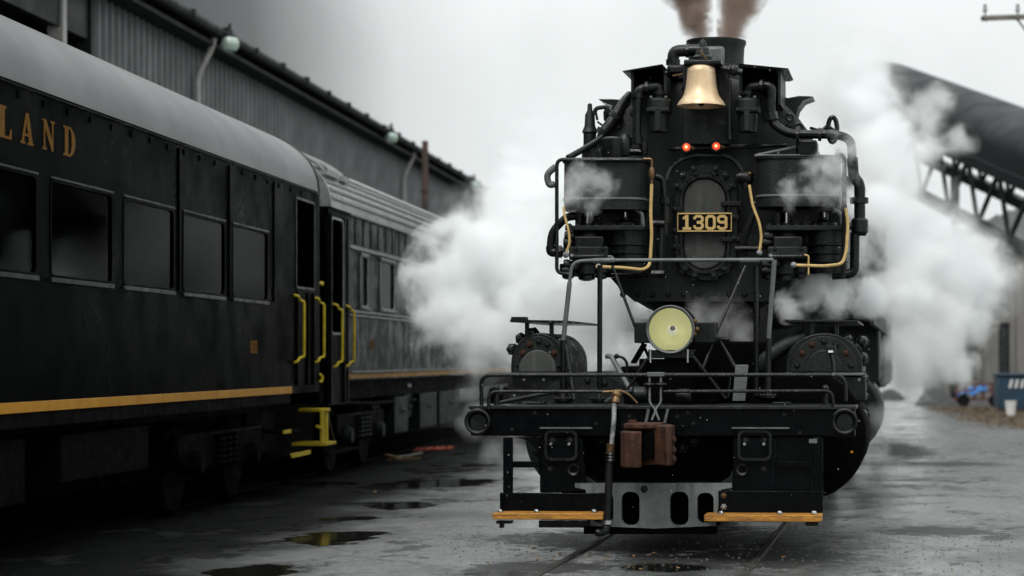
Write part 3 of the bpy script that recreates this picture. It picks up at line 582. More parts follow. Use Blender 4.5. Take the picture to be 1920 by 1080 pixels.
# --- marker lights on a cross pipe
LB('cross_pipe', 'black', MB().tube(PP([(1255, 279, 2.35), (1475, 272, 2.35)]), .022).tube(PP([(1288, 300, 2.35), (1288, 279, 2.35)]), .02))
for px, py in ((1287, 276), (1343, 274)):
    q = lp(px, py, 2.2)
    ml = LB('marker_light', 'black', MB().lathe([(.03, .2), (.05, .12), (.055, .02), (.05, .0)], q, 'y', 18), label='small red marker light, lit')
    MB().lathe([(.001, -.020), (.02, -.016), (.034, -.005), (.037, .01)], q, 'y', 18).build('red_lens', M['redlens'], ml)
    MB().ball(q + Vector((0, -.016, 0)), .013, 10).build('bulb', M['bulb'], ml)
    MB().ball(lp(px + 12, py + 2, 2.2), .02, 8).build('thumb_screw', M['brass'], ml)

# --- bell with yoke and hood
bv = 2.05; bc = lp(1315, 160, bv); s_ = 1 / ls(bv)
bell = LB('bell', 'bell', MB().lathe([(.001, 37), (18, 37), (23, 35), (26, 31), (26.5, 24), (27.5, 10), (29.5, -5), (32.5, -17), (37, -25), (42, -31), (45, -36), (45.5, -39), (43, -39.5), (38, -33), (30, -18), (24, 20)], (0, 0, 0), 'z', 48, cap=False), label='pale bronze bell')
for v_ in bell.data.vertices: v_.co = (bc.x + v_.co.x * s_, bv + v_.co.y * s_, bc.z + v_.co.z * s_)
MB().ball((bc.x, bv, bc.z - .15), .035).tube([(bc.x, bv, bc.z + .1), (bc.x, bv, bc.z - .15)], .012).build('clapper', M['black'], bell)
LB('bell_frame', 'black', MB().prism(PO([(1284, 113), (1350, 114), (1368, 138), (1368, 262), (1362, 262), (1361, 142), (1346, 119), (1290, 118), (1284, 124)], bv + .05), bv + .0, bv + .1), .006)
LB('bell_hood', 'black', PB(MB(), 1282, 113, 1352, 120, bv - .1, bv + .25), .008)
LB('bell_back_plate', 'black', PB(MB(), 1280, 120, 1368, 270, bv + .24, bv + .3), .006)
LB('bell_post', 'black', MB().tube(PP([(1367, 150, bv), (1367, 262, bv)]), .022).ball(lp(1376, 132, bv), .05, 12).tube(PP([(1355, 128, bv), (1392, 136, bv)]), .03))
LB('pressure_valve', 'black', MB().lathe([(.1, -.06), (.1, -.02), (.075, .0), (.06, .06), (.035, .08), (.03, .12), (.015, .14), (.001, .15)], lp(1318, 104, bv + .3), 'z', 18))
for k in range(5): MB().ball(lp(1313 + k * 2.5, 96 + k * 3.5, bv + .2), .012, 8).build('valve_nut', M['brass'], bell)
LB('steam_elbow', 'black', MB().tube(PP([(1262, 118, bv + .5), (1263, 96, bv + .5), (1300, 94, bv + .5), (1316, 94, bv + .5)]), .055, .09, 14))
LB('pipe_union', 'black', MB().tube(PP([(1262, 122, bv + .5), (1262, 112, bv + .5)]), .066)); LB('pipe_union', 'black', MB().tube(PP([(1286, 95, bv + .5), (1292, 95, bv + .5)]), .066))
LB('turbo_casing', 'black', PB(MB(), 1250, 120, 1284, 140, bv + .4, bv + .9), .03)
LB('copper_strap', 'brass', MB().bar(lp(1252, 144, bv + .35), lp(1282, 138, bv + .35), .02, .015))
# --- smoke stack
kv = SV + 1.35; kc = lp(1343, 90, kv); kr = 53 / ls(kv)
st = LB('smoke_stack', 'soot', MB().lathe([(kr * .98, -1.0), (kr * .98, -.1), (kr * 1.0, .0), (kr * 1.06, .04), (kr * 1.06, .065), (kr * .94, .065), (kr * .9, -.1), (kr * .9, -.9)], kc, 'z', 40, cap=False))
PB(MB(), 1318, 86, 1358, 140, kv - .36, kv - .3).build('stack_panel', M['grey'], st, .03)
# --- slant-roofed shelters either side of the bell
for k, (lid, body) in enumerate((([(1166, 133), (1242, 120), (1256, 136), (1250, 140), (1240, 124), (1184, 134)], (1183, 130, 1250, 196)), ([(1385, 119), (1478, 128), (1470, 131), (1385, 126)], (1386, 126, 1464, 196)))):
    a = body
    sh = LB('shelter_roof', 'gloss', MB().prism(PO(lid, 2.1), 2.1, 2.9))
    PB(MB(), a[0], a[1] + (4 if k == 0 else 2), a[0] + 5, a[3] + (0 if k == 0 else -20), 2.15, 2.85).build('shelter_side', M['soot'], sh)
    PB(MB(), a[2] - 5, a[1] + (6 if k == 0 else 2), a[2], a[3] - (0 if k else 20), 2.15, 2.85).build('shelter_side', M['soot'], sh)
    PB(MB(), a[0] + 2, a[1] + 5, a[2] - 2, a[3], 2.8, 2.84).build('shelter_back', M['gloss'], sh)
# --- canisters (strainers) under the shelters
for k, (px, dx) in enumerate(((1236, 0), (1402, 0))):
    q = lp(px, 218, 2.15); s2 = 1 / ls(2.15)
    cn = LB('strainer', 'soot', MB().lathe([(.001, 48 * s2), (11 * s2, 47 * s2), (11 * s2, 40 * s2), (8 * s2, 39 * s2), (8 * s2, 34 * s2), (21 * s2, 32 * s2), (24 * s2, 28 * s2), (24 * s2, 6 * s2), (19 * s2, 4 * s2), (18 * s2, -30 * s2), (.001, -31 * s2)], q, 'z', 24))
    MB().bar(q + Vector((-.1, -.1, .05)), q + Vector((.1, -.1, .05)), .03, .03).bar(q + Vector((0, -.1, .05)), q + Vector((0, -.1, -.14)), .05, .03).build('strainer_strap', M['soot'], cn, .004)
    for dx in (-14, 14): MB().ball(q + Vector((dx * s2, -.06, 34 * s2)), .016, 8).build('nut', M['grey'], cn)
LB('steam_elbow', 'black', MB().tube(PP([(1236, 176, 2.15), (1236, 162, 2.15), (1200, 166, 2.1), (1195, 180, 2.1), (1194, 262, 2.1)]), .042, .07, 12))
LB('pipe_union', 'black', MB().tube(PP([(1210, 164, 2.1), (1216, 164, 2.1)]), .06)); LB('pipe_union', 'black', MB().tube(PP([(1195, 176, 2.1), (1195, 184, 2.1)]), .058)); LB('pipe_union', 'black', MB().tube(PP([(1194, 258, 2.1), (1194, 270, 2.1)]), .055, seg=8))
LB('steam_elbow', 'black', MB().tube(PP([(1402, 184, 2.15), (1404, 164, 2.15), (1440, 160, 2.1), (1447, 166, 2.1), (1445, 215, 2.1), (1450, 232, 2.1), (1478, 252, 2.0), (1570, 252, 1.95), (1596, 262, 1.95), (1598, 300, 1.95)]), .04, .12, 12))
LB('pipe_union', 'black', MB().tube(PP([(1443, 212, 2.1), (1446, 226, 2.1)]), .07, seg=8)); LB('pipe_union', 'black', MB().tube(PP([(1493, 252, 2.0), (1499, 252, 2.0)]), .07)); LB('pipe_union', 'black', MB().tube(PP([(1534, 252, 1.97), (1540, 252, 1.97)]), .06)); LB('pipe_union', 'black', MB().tube(PP([(1425, 160, 2.1), (1430, 160, 2.1)]), .055))
LB('lifting_eye', 'black', MB().tube([lp(1497, 244, 2.2) + Vector((.045 * math.cos(R(a)), 0, .06 * math.sin(R(a)))) for a in range(0, 361, 20)], .014, 0, 8))
LB('lifting_eye', 'black', MB().tube([lp(1481, 220, 2.3) + Vector((.03 * math.cos(R(a)), 0, .03 * math.sin(R(a)))) for a in range(0, 361, 30)], .012, 0, 8))
# ear-shaped steps on the smokebox shoulders
LB('shoulder_step', 'black', MB().prism(PO([(1124, 188), (1150, 188), (1180, 190), (1160, 214), (1150, 200), (1134, 194)], 3.0), 2.9, 3.3), .006)
LB('shoulder_step', 'black', MB().prism(PO([(1455, 178), (1478, 186), (1500, 182), (1526, 183), (1508, 190), (1497, 204), (1494, 216), (1470, 205)], 3.0), 2.9, 3.3), .006)
# left side: big inclined pipe, air whistle, strut
LB('steam_pipe', 'black', MB().tube(PP([(1182, 180, 2.7), (1170, 192, 2.6), (1155, 218, 2.5), (1130, 250, 2.45), (1126, 275, 2.45)]), .05, .1, 14))
LB('pipe_union', 'black', MB().tube(PP([(1152, 222, 2.5), (1158, 214, 2.5)]), .068, seg=12)); LB('pipe_union', 'black', MB().tube(PP([(1134, 244, 2.45), (1129, 252, 2.45)]), .07, seg=12))
LB('strut', 'black', MB().tube(PP([(1065, 296, 1.9), (1108, 272, 2.1), (1128, 258, 2.3)]), .028))
LB('pop_valve', 'soot', MB().lathe([(.075, -.36), (.075, -.2), (.06, -.19), (.06, -.05), (.075, -.04), (.05, .02), (.045, .12), (.025, .16), (.02, .22), (.001, .23)], lp(1106, 240, 2.6), 'z', 16).tube(PP([(1114, 215, 2.6), (1117, 203, 2.6), (1138, 200, 2.6), (1141, 212, 2.6)]), .02, .04).tube(PP([(1117, 210, 2.6), (1120, 225, 2.6)]), .012), label='upright safety valve beside the smokebox shoulder')
LB('valve_bonnet', 'black', MB().lathe([(.07, -.08), (.075, 0), (.05, .05), (.001, .06)], lp(1146, 210, 2.7), 'z', 14))
LB('thin_rod', 'black', MB().tube(PP([(1134, 216, 2.6), (1136, 230, 2.6), (1128, 240, 2.6)]), .008).tube(PP([(1120, 228, 2.6), (1136, 240, 2.6)]), .01))
LB('globe_valve', 'black', MB().lathe([(.11, -.1), (.12, -.05), (.12, .08), (.08, .1)], lp(1152, 278, 2.15), 'z', 18).lathe([(.05, 0), (.06, .05), (.06, .14), (.03, .19), (.001, .2)], lp(1172, 292, 2.1), 'z', 14).box(*sum(([a, b] for a, b in zip(lp(1095, 297, 2.1), lp(1140, 284, 2.3))), [])))
LB('globe_valve', 'black', MB().tube(PP([(1180, 284, 2.1), (1204, 285, 2.1)]), .035).lathe([(.03, 0), (.04, .03), (.04, .12), (.001, .14)], lp(1207, 292, 2.1), 'z', 12))
# right shoulder: hand wheel and brackets
LB('hand_wheel', 'black', MB().tube([lp(1561, 243, 2.6) + Vector((.07 * math.cos(R(a)) * .6, 0, .115 * math.sin(R(a)))) for a in range(0, 361, 18)], .022, 0, 8).tube(PP([(1536, 250, 2.6), (1552, 235, 2.6), (1562, 243, 2.6), (1564, 268, 2.6)]), .018).tube(PP([(1520, 240, 2.7), (1540, 246, 2.6)]), .014))
LB('turret_box', 'black', PB(MB(), 1492, 262, 1532, 292, 2.1, 2.4), .02)
LB('strut', 'grey', MB().tube(PP([(1418, 291, 2.0), (1492, 276, 2.1)]), .014).tube(PP([(1415, 292, 2.0), (1500, 292, 2.0)]), .013).tube(PP([(1459, 284, 2.0), (1459, 292, 2.0)]), .012))
# --- right-hand outside pipes
LB('exhaust_pipe', 'black', MB().tube(PP([(1598, 296, 1.95), (1600, 330, 1.95), (1612, 345, 1.95), (1612, 410, 1.95)]), .05, .12, 14), label='thick curved pipe outside the pump')
LB('pipe_flange', 'black', MB().lathe([(.05, -.03), (.082, -.025), (.082, .025), (.05, .03)], lp(1611, 376, 1.95), 'z', 16)); LB('pipe_flange', 'black', MB().lathe([(.06, -.07), (.075, -.05), (.075, .05), (.06, .07)], lp(1612, 424, 1.95), 'z', 14).tube(PP([(1608, 434, 1.95), (1624, 434, 1.95)]), .04, seg=10))
LB('exhaust_pipe', 'black', MB().tube(PP([(1614, 424, 1.95), (1592, 424, 1.95)]), .035).tube(PP([(1603, 436, 1.95), (1602, 513, 1.95), (1560, 516, 1.95)]), .042, .06, 12))
LB('guard_pipe', 'black', MB().tube(PP([(1566, 292, 1.75), (1580, 290, 1.75), (1583, 300, 1.75), (1583, 505, 1.75), (1580, 520, 1.75)]), .022, .06))
# --- left-hand outside pipes
LB('exhaust_pipe', 'black', MB().tube(PP([(1080, 405, 1.9), (1062, 407, 1.9), (1034, 435, 1.9), (1032, 470, 1.9)]), .036, .14, 12))
LB('pipe_elbow', 'black', MB().tube(PP([(1032, 462, 1.9), (1033, 473, 1.9), (1060, 472, 1.9)]), .042, .02, 12).tube(PP([(1048, 472, 1.9), (1053, 472, 1.9)]), .055, seg=8))
LB('guard_pipe', 'black', MB().tube(PP([(1205, 300, 1.72), (1044, 299, 1.72), (1044, 512, 1.72), (1068, 514, 1.72)]), .017, .06))
LB('curved_vent', 'grey', MB().tube(PP([(1042, 312, 2.0), (1024, 328, 2.0), (1030, 348, 2.0), (1040, 345, 2.0)]), .03, .08))

# --- cross-compound air pumps: one built, one copied
PV = 1.85
def pump_parts(dx):
    P = lambda pts: [lp(x + dx, y, v) for x, y, v in pts]
    s = 1 / ls(PV)
    ap = LB('air_pump', 'black', MB().lathe([(.001, 4 * s), (34 * s, 4 * s), (38 * s, 0), (36 * s, -6 * s)] + sum(([(36 * s, -y * s), (40 * s, -(y + 2) * s), (40 * s, -(y + 5) * s), (36 * s, -(y + 7) * s)] for y in (26, 42, 58)), []) + [(34 * s, -84 * s), (.001, -86 * s)], lp(1179 + dx, 430, PV + .15), 'z', 28), label='air pump with ribbed cylinder')
    MB().lathe([(.001, 2 * s), (28 * s, 0), (30 * s, -10 * s), (30 * s, -80 * s), (.001, -82 * s)], lp(1102 + dx, 434, PV + .2), 'z', 24).build('small_cylinder', M['black'], ap)
    q = lp(1140 + dx, 430, PV + .15)
    MB().box(q.x - 76 * s, q.x + 74 * s, PV - .03, PV + .38, q.z - .02, q.z + .025).build('pump_flange', M['soot'], ap, .008)
    for k in range(9): piece('bolt', bolt_me, ap, (q.x - 68 * s + k * 17 * s, PV + .0, q.z + .025), (R(-90), 0, 0), (.04, .04, .05))
    # valve chest in stepped blocks
    a = PB(MB(), 1077 + dx, 443, 1131 + dx, 464, PV - .10, PV + .1).build('valve_chest', M['black'], ap, .012)
    PB(MB(), 1066 + dx, 462, 1140 + dx, 484, PV - .12, PV + .1).build('valve_block', M['soot'], ap, .012)
    MB().tube(P([(1068, 482, PV - .1), (1140, 481, PV - .1)]), .026, seg=12).build('valve_spindle', M['black'], ap)
    for px, py in ((1080, 467), (1130, 467), (1072, 480), (1136, 480)): piece('bolt', bolt_st if px < 1075 else bolt_me, ap, lp(px + dx, py, PV - .12), (0, 0, 0), (.034, .034, .034))
    # top heads, studs, gland nuts
    MB().lathe([(24 * s, 0), (24 * s, 8 * s), (14 * s, 12 * s), (8 * s, 14 * s), (8 * s, 26 * s), (.001, 27 * s)], lp(1172 + dx, 426, PV + .15), 'z', 18).build('pump_head', M['black'], ap)
    MB().lathe([(20 * s, 0), (18 * s, 8 * s), (8 * s, 10 * s), (8 * s, 30 * s), (.001, 31 * s)], lp(1101 + dx, 427, PV + .2), 'z', 18).build('pump_head', M['black'], ap)
    for px in (1101, 1172): MB().tube(P([(px, 398 if px > 1150 else 399, PV + .02), (px, 407 if px > 1150 else 418, PV + .02)]), .011, seg=8).build('piston_rod', M['steel'], ap)
    MB().tube(P([(1189, 385, PV), (1192, 394, PV), (1204, 400, PV), (1206, 426, PV)]), .018, .05).build('bent_pipe', M['grey'], ap)
    PB(MB(), 1078 + dx, 396, 1090 + dx, 428, PV + .1, PV + .3).build('pump_bracket', M['black'], ap, .008)
    # lower valve caps
    for px, py, r in ((1065, 505, 16), (1100, 508, 22), (1128, 505, 15), (1080, 500, 14)):
        MB().lathe([(r * s, 10 * s), (r * s, -6 * s), (r * .7 * s, -9 * s), (r * .7 * s, -16 * s), (r * .3 * s, -19 * s), (.001, -19 * s)], lp(px + dx, py, PV + .05), 'z', 14).build('valve_cap', M['black'], ap)
    for px, py in ((1066, 444), (1064, 456), (1064, 497), (1064, 508)): MB().lathe([(.05, -.03), (.055, 0), (.035, .05)], lp(px + dx, py, PV), 'x', 10).build('hex_cap', M['black'], ap)
    PB(MB(), 1090 + dx, 486, 1212 + dx, 505, PV + .1, PV + .35).build('lower_flange', M['black'], ap, .02)
    PB(MB(), 1082 + dx, 384, 1215 + dx, 520, PV + .42, PV + .5).build('mounting_plate', M['black'], ap, .01)
    return ap
pump_parts(0); pump_parts(373)
# --- round-cornered shields above the pumps
def shield(x0, x1, y0, y1, yb, v, lab):
    a, b = lp(x0, y0, v), lp(x1, yb, v)
    def plan(g):
        return [(x, y) for x, y in rrect(a.x - g, b.x + g, v - g, v + .55 + g, .16)]
    z1, z0 = a.z, b.z
    sh = LB('pump_shield', 'soot', MB().prism(plan(0), z0, z1, 'xy'), label=lab)
    MB().prism(plan(.012), z1 - .035, z1, 'xy').build('shield_rim', M['black'], sh, .006)
    zz = lp(0, y1, v).z; MB().prism(plan(.008), zz - .01, zz + .01, 'xy').build('shield_rim', M['grey'], sh, .004)
    return sh
shield(1052, 1207, 296, 378, 392, PV - .1, 'dark shield above the pump, steam drifting over it')
shield(1416, 1574, 291, 374, 386, PV - .1, 'dark shield above the pump')
# yellow lubricator tubes
def ytube(pts, r=.0145): return LB('lubricator_tube', 'tube', MB().tube(PP(pts), r, .05, 8), label='thin yellow lubricator tube')
ytube([(1222, 345, 1.65), (1220, 400, 1.65), (1222, 440, 1.65), (1219, 490, 1.65), (1216, 500, 1.62), (1205, 506, 1.6), (1170, 502, 1.6), (1118, 500, 1.62)])
ft = LB('tube_fitting', 'brass', MB().tube(PP([(1206, 298, 1.66), (1222, 298, 1.66), (1222, 345, 1.65)]), .011, .02, 8)); MB().lathe([(.02, -.05), (.026, -.03), (.026, .03), (.02, .05)], lp(1222, 325, 1.655), 'z', 10).build('union_nut', M['brass'], ft)
ytube([(1057, 388, 1.72), (1058, 402, 1.7), (1067, 435, 1.68), (1068, 458, 1.66), (1062, 472, 1.66)], .011)
ytube([(1405, 347, 1.75), (1411, 385, 1.72), (1424, 418, 1.7), (1428, 445, 1.7), (1424, 470, 1.7)], .0125)
ytube([(1586, 390, 1.72), (1590, 420, 1.7), (1587, 470, 1.68), (1580, 495, 1.66), (1545, 499, 1.64), (1486, 497, 1.64)])
for px, py in ((1061, 478), (1424, 474), (1488, 497), (1122, 500)): LB('tube_fitting', 'hose_white', MB().ball(lp(px, py, 1.64), .028, 10).tube(PP([(px - 4, py, 1.64), (px + 4, py, 1.64)]), .022, seg=8))
LB('sight_pipe', 'tube', MB().tube(PP([(1508, 478, 1.64), (1516, 479, 1.64), (1516, 515, 1.64)]), .008, .02, 8))
LB('sight_pipe', 'hose_white', MB().tube(PP([(1140, 481, 1.66), (1148, 480, 1.66), (1150, 488, 1.66)]), .009, .02, 8))

# --- low-pressure cylinders, valve chests
for sd_, cx, hw in ((-1, 1010, 52), (1, 1545, 72)):
    cu = .91 * sd_ + .15; cz = .92; rr_ = .54
    cyl = LB('steam_cylinder', 'soot' if sd_ < 0 else 'under', MB().lathe([(.001, 1.02), (rr_ * .72, 1.02), (rr_ * .75, 1.05), (rr_ * .97, 1.05), (rr_, 1.08), (rr_, 2.3), (.001, 2.3)], (cu, 0, cz), 'y', 48), label='large low-pressure cylinder')  # right cylinder takes the black material, its shade put into the colour
    for k in range(20 if sd_ < 0 else 0):
        a = 2 * math.pi * k / 20; piece('bolt', bolt_me if sd_ < 0 else bolt_dk, cyl, (cu + rr_ * .86 * math.cos(a), 1.05, cz + rr_ * .86 * math.sin(a)), (0, 0, 0), (.05, .05, .06))
    # arched valve chest
    vv = 1.15; a = [(cx - hw, 752), (cx - hw, 690)] + [(cx - hw * math.cos(R(t)), 682 - 58 * math.sin(R(t))) for t in range(0, 181, 12)] + [(cx + hw, 690), (cx + hw, 752)]
    vc = LB('valve_chest', 'black', MB().prism(PO(a, vv), vv, 2.3), .01)
    arc = [(cx + q * hw * .88 * math.cos(R(t)), 698 - 68 * math.sin(R(t))) for q, t in ((1, t) for t in range(0, 181, 10))]
    MB().prism(PO(arc, vv), vv - .03, vv, holes=[]).build('chest_cover', M['soot'], vc, .006)
    arc2 = [(cx + 36 * math.cos(R(t)), 698 - 42 * math.sin(R(t))) for t in range(0, 181, 10)]
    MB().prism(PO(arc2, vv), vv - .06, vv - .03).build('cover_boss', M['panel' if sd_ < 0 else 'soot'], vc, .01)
    PB(MB(), cx - hw - 2, 699, cx + hw + 1, 704, vv - .08, vv + .1).build('chest_ledge', M['grey'], vc, .004)
    PB(MB(), cx - hw - 6, 705, cx + hw + 6, 752, vv - .03, vv + .4).build('chest_foot', M['black'], vc, .01)
    for t in (12, 38, 64, 90, 116, 142, 168):
        bolt(vc, cx + hw * .72 * math.cos(R(t)), 697 - 57 * math.sin(R(t)), vv - .03, .05, bolt_ru if t in (38, 116, 142) else bolt_me)
    for k in range(6): bolt(vc, cx - hw + 6 + k * (2 * hw - 12) / 5, 712, vv - .031, .022, bolt_st if k % 2 else bolt_me)
    for k in range(6): bolt(vc, cx - hw + 6 + k * (2 * hw - 12) / 5, 742, vv - .031, .022, bolt_st if k % 2 == 0 else bolt_me)
    # studs round the outside of the arch
    for t in (150, 125, 100) if sd_ < 0 else (15, 35, 55):
        q = lp(cx + (hw + 4) * math.cos(R(t)), 686 - 62 * math.sin(R(t)), vv + .15)
        piece('nut', bolt_me, vc, q, (0, R(90 - t), 0), (.09, .2, .09))
    # walkway plate over the chest
    wy = 599
    wk = LB('running_plate', 'black', MB().prism(PO([(cx - hw - 2, wy), (cx + hw + (2 if sd_ < 0 else -8), wy + 2), (cx + hw + (2 if sd_ < 0 else -8), wy + 6), (cx - hw - 2, wy + 5)], vv), vv, 3.0), .003)
    if sd_ < 0: PB(MB(), cx - hw, 594, cx - hw + 28, 604, vv - .12, vv - .01).build('plate_end', M['black'], wk, .004)
    PB(MB(), cx - 26, 605, cx - 19, 640, vv + .06, vv + .1).build('plate_leg', M['black'], wk)
    PB(MB(), cx + 20, 605, cx + 27, 640, vv + .06, vv + .1).build('plate_leg', M['black'], wk)
for k in range(6): piece('nut', bolt_me, loco, lp(1618, 640 + k * 34, 1.3 + .03 * k), (0, R(75), 0), (.1, .2, .1))
LB('steam_pipe', 'soot', MB().tube(PP([(1420, 690, 1.2), (1436, 672, 1.2), (1470, 648, 1.25), (1508, 632, 1.3)]), .06, .2, 14), label='thick steam pipe curving to the cylinder')
LB('chest_side_plate', 'gloss', MB().prism(PO([(1405, 752), (1412, 700), (1440, 676), (1480, 654), (1480, 752)], 1.3), 1.3, 1.4))
LB('flag_holder', 'black', MB().tube(PP([(1563, 702, .05), (1561, 676, .05), (1557, 664, .05)]), .015, .03, 8).tube(PP([(1560, 704, .03), (1566, 704, .03)]), .03, seg=8))
LB('marker_bracket', 'black', PB(MB(), 1549, 648, 1567, 664, .02, .1), .004)
LB('bracket_label', 'white', PB(MB(), 1553, 657, 1562, 661, .012, .018))
LB('jacket_light', 'stripe', MB().lathe([(.001, -.012), (.013, 0)], lp(1597, 848, 1.04), 'y', 10))
# --- what stands behind: rear engine, running board, cab, wheels
for s_d in (-1, 1):
    wheel_y = [4.2, 5.7, 7.2, 10.6, 12.1, 13.6]
    for k, y in enumerate(wheel_y):
        wh = LB('driving_wheel', 'black', MB().lathe([(.60, -.07), (.71, -.07), (.715, .0), (.71, .07), (.60, .07)], (s_d * .78, y, .71), 'x', 32, cap=False).lathe([(.001, .1), (.14, .1), (.16, .05), (.16, -.05), (.001, -.1)], (s_d * .78, y, .71), 'x', 16))
        sp = MB()
        for q in range(12): sp.bar((s_d * .78, y, .71), (s_d * .78, y + .62 * math.cos(q * math.pi / 6), .71 + .62 * math.sin(q * math.pi / 6)), .05, .04, (1, 0, 0))
        sp.build('wheel_spokes', M['black'], wh, kind='stuff')
    LB('side_rod', 'grey', MB().box(s_d * 1.05 - .04, s_d * 1.05 + .04, 4.1, 7.3, .5, .6), .01)
    LB('side_rod', 'grey', MB().box(s_d * 1.05 - .04, s_d * 1.05 + .04, 10.5, 13.7, .5, .6), .01)
    rc = LB('rear_cylinder', 'soot', MB().lathe([(.001, 8.0), (.46, 8.0), (.5, 8.05), (.5, 9.3), (.001, 9.3)], (s_d * 1.12, 0, .95), 'y', 32).box(s_d * 1.12 - .45, s_d * 1.12 + .45, 8.1, 9.2, 1.3, 2.0 if s_d > 0 else 1.42), .02)
    r0 = 3.6 if s_d > 0 else 9.3; LB('running_board', 'soot', MB().box(min(s_d * 1.05, s_d * 1.58), max(s_d * 1.05, s_d * 1.58), r0, 17, 2.0, 2.06).box(s_d * 1.58 - .02, s_d * 1.58 + .02, r0, 17, 1.9, 2.09))
LB('locomotive_frame', 'under', MB().box(-.6, .6, 1.8, 15, .55, 1.5), .03)
LB('cab', 'soot', MB().box(-1.55, 1.55, 13.5, 16.5, 1.2, 3.6).prism([(-1.6, 3.6), (1.6, 3.6), (1.2, 4.1), (.5, 4.35), (-.5, 4.35), (-1.2, 4.1)], 13.3, 16.7), .02)
LB('tender', 'soot', MB().box(-1.52, 1.52, 17.2, 26, 1.1, 3.5), .05)
LB('ash_pan', 'under', MB().box(-1.35, 1.35, 8.5, 13.5, .35, 1.2), .05)

# ================================================================== COACHES
CX = -5.6                    # plane of the near sides
def side_panel(y0, y1, z0, z1, holes, m, parent, name='side_panel'):
    return MB().prism([(y0, z0), (y1, z0), (y1, z1), (y0, z1)], CX - .06, CX, 'yz', holes).build(name, M[m], parent, smooth=20)
def ring_frame(y0, y1, z0, z1, r, t, x0, x1):
    return MB().prism(rrect(y0 - t, y1 + t, z0 - t, z1 + t, r + t), x0, x1, 'yz', [rrect(y0, y1, z0, z1, r)])
def coach_window(parent, y0, y1, z0, z1, m='trim', t=.035, curtain=0, m2='trim'):
    f = ring_frame(y0, y1, z0, z1, .05, t, CX - .03, CX + (.02 if m2 == 'trim' else .006)).build('window', M[m], parent, .004)
    MB().box(CX - .020, CX - .012, y0, y1, z0, z1).build('pane', M['pane'], f, smooth=0)
    MB().box(CX - .02, CX + (.045 if m2 == 'trim' else .02), y0 - t, y1 + t, z0 - t - .025, z0 - t + .012).build('sill', M[m2], f, .004)
    MB().box(CX - .02, CX + (.035 if m2 == 'trim' else .014), y0 - t, y1 + t, z1 + t - .012, z1 + t + (.022 if m2 == 'trim' else .008)).build('window_cap', M[m2], f, .004)
    if curtain:
        w_ = (y1 - y0)
        MB().prism([(y0 + w_ * .30, z1), (y0 + w_ * .70, z1), (y0 + w_ * .66, z0), (y0 + w_ * .5, z0 + .1)] if curtain > 1 else [(y0, z1), (y0 + w_ * .22, z1), (y0 + w_ * .55, (z0 + z1) / 2), (y0 + w_ * .4, z0), (y0, z0)], CX - .20, CX - .19, 'yz').build('curtain', M['curtain'], f)
def roof_profile(n=22, hw=1.55, base=3.6, rise=.85, ex=2.2):
    return [(-7.1 + hw * math.copysign(abs(math.cos(t)) ** (2 / ex), math.cos(t)), base + rise * abs(math.sin(t)) ** (2 / ex)) for t in (math.pi * k / n for k in range(n + 1))]
def grab(parent, y, z0, z1, x=CX):
    g = MB().tube([(x - .01, y, z1 + .04), (x + .05, y, z1 + .03), (x + .05, y + .07, z1 - .02), (x + .09, y + .12, z1 - .03), (x + .09, y + .12, z0 + .03), (x + .05, y + .06, z0 + .02), (x + .04, y, z0 - .03), (x - .01, y, z0 - .04)], .017, .03, 8).build('grab_rail', M['yellow'], parent, label='yellow grab rail beside the door')
    return g
def bogie(parent, yc, m='box'):
    b = MB().prism([(yc - 1.7, .55), (yc - 1.2, .42), (yc + 1.2, .42), (yc + 1.7, .55), (yc + 1.7, .82), (yc - 1.7, .82)], CX - .32, CX - .22, 'yz').build('bogie', M['under'], parent, .03)
    for dy in (-1.15, 1.15):
        MB().lathe([(.001, .08), (.42, .08), (.46, .05), (.48, -.06), (.001, -.06)], (CX - .5, yc + dy, .46), 'x', 28).build('wheel', M['under'], b)
        MB().lathe([(.001, .1), (.10, .1), (.13, .04), (.13, -.1)], (CX - .22, yc + dy, .52), 'x', 14).build('axle_box', M[m], b)
    for dy in (-.25, 0, .25):
        MB().lathe([(.07, k * .03) if k % 2 else (.055, k * .03) for k in range(12)], (CX - .2, yc + dy, .45), 'z', 14).build('coil_spring', M[m], b)
    return b
letters = {  # outlines in a unit box, serif capitals
    'L': ([(0, 0), (1, 0), (1, .32), (.92, .32), (.84, .08), (.5, .08), (.5, .93), (.62, .93), (.62, 1), (0, 1), (0, .93), (.14, .93), (.14, .07), (0, .07)], []),
    'A': ([(0, 0), (.36, 0), (.36, .07), (.26, .07), (.31, .26), (.62, .26), (.66, .07), (.55, .07), (.55, 0), (1, 0), (1, .07), (.93, .07), (.62, 1), (.42, 1), (.1, .07), (0, .07)], [[(.34, .34), (.58, .34), (.46, .74)]]),
    'N': ([(0, 0), (.34, 0), (.34, .07), (.22, .07), (.22, .72), (.76, 0), (.88, 0), (.88, .93), (1, .93), (1, 1), (.66, 1), (.66, .93), (.78, .93), (.78, .36), (.3, 1), (0, 1), (0, .93), (.12, .93), (.12, .07), (0, .07)], []),
    'D': ([(0, 0), (.6, 0), (.86, .14), (1, .36), (1, .64), (.86, .86), (.6, 1), (0, 1), (0, .93), (.12, .93), (.12, .07), (0, .07)], [[(.40, .08), (.56, .08), (.66, .2), (.70, .38), (.70, .62), (.66, .8), (.56, .92), (.40, .92)]]),
}
def number(parent, text, y, z, h, m='letter'):
    for i, ch in enumerate(text):
        for out, ho in digit(ch, 0, 0, .62, 1, .17):
            MB().prism([(y + i * h * .72 + a * h, z + h - b * h) for a, b in out], CX + .0005, CX + .004, 'yz', [[(y + i * h * .72 + a * h, z + h - b * h) for a, b in q] for q in ho]).build('number', M[m], parent)

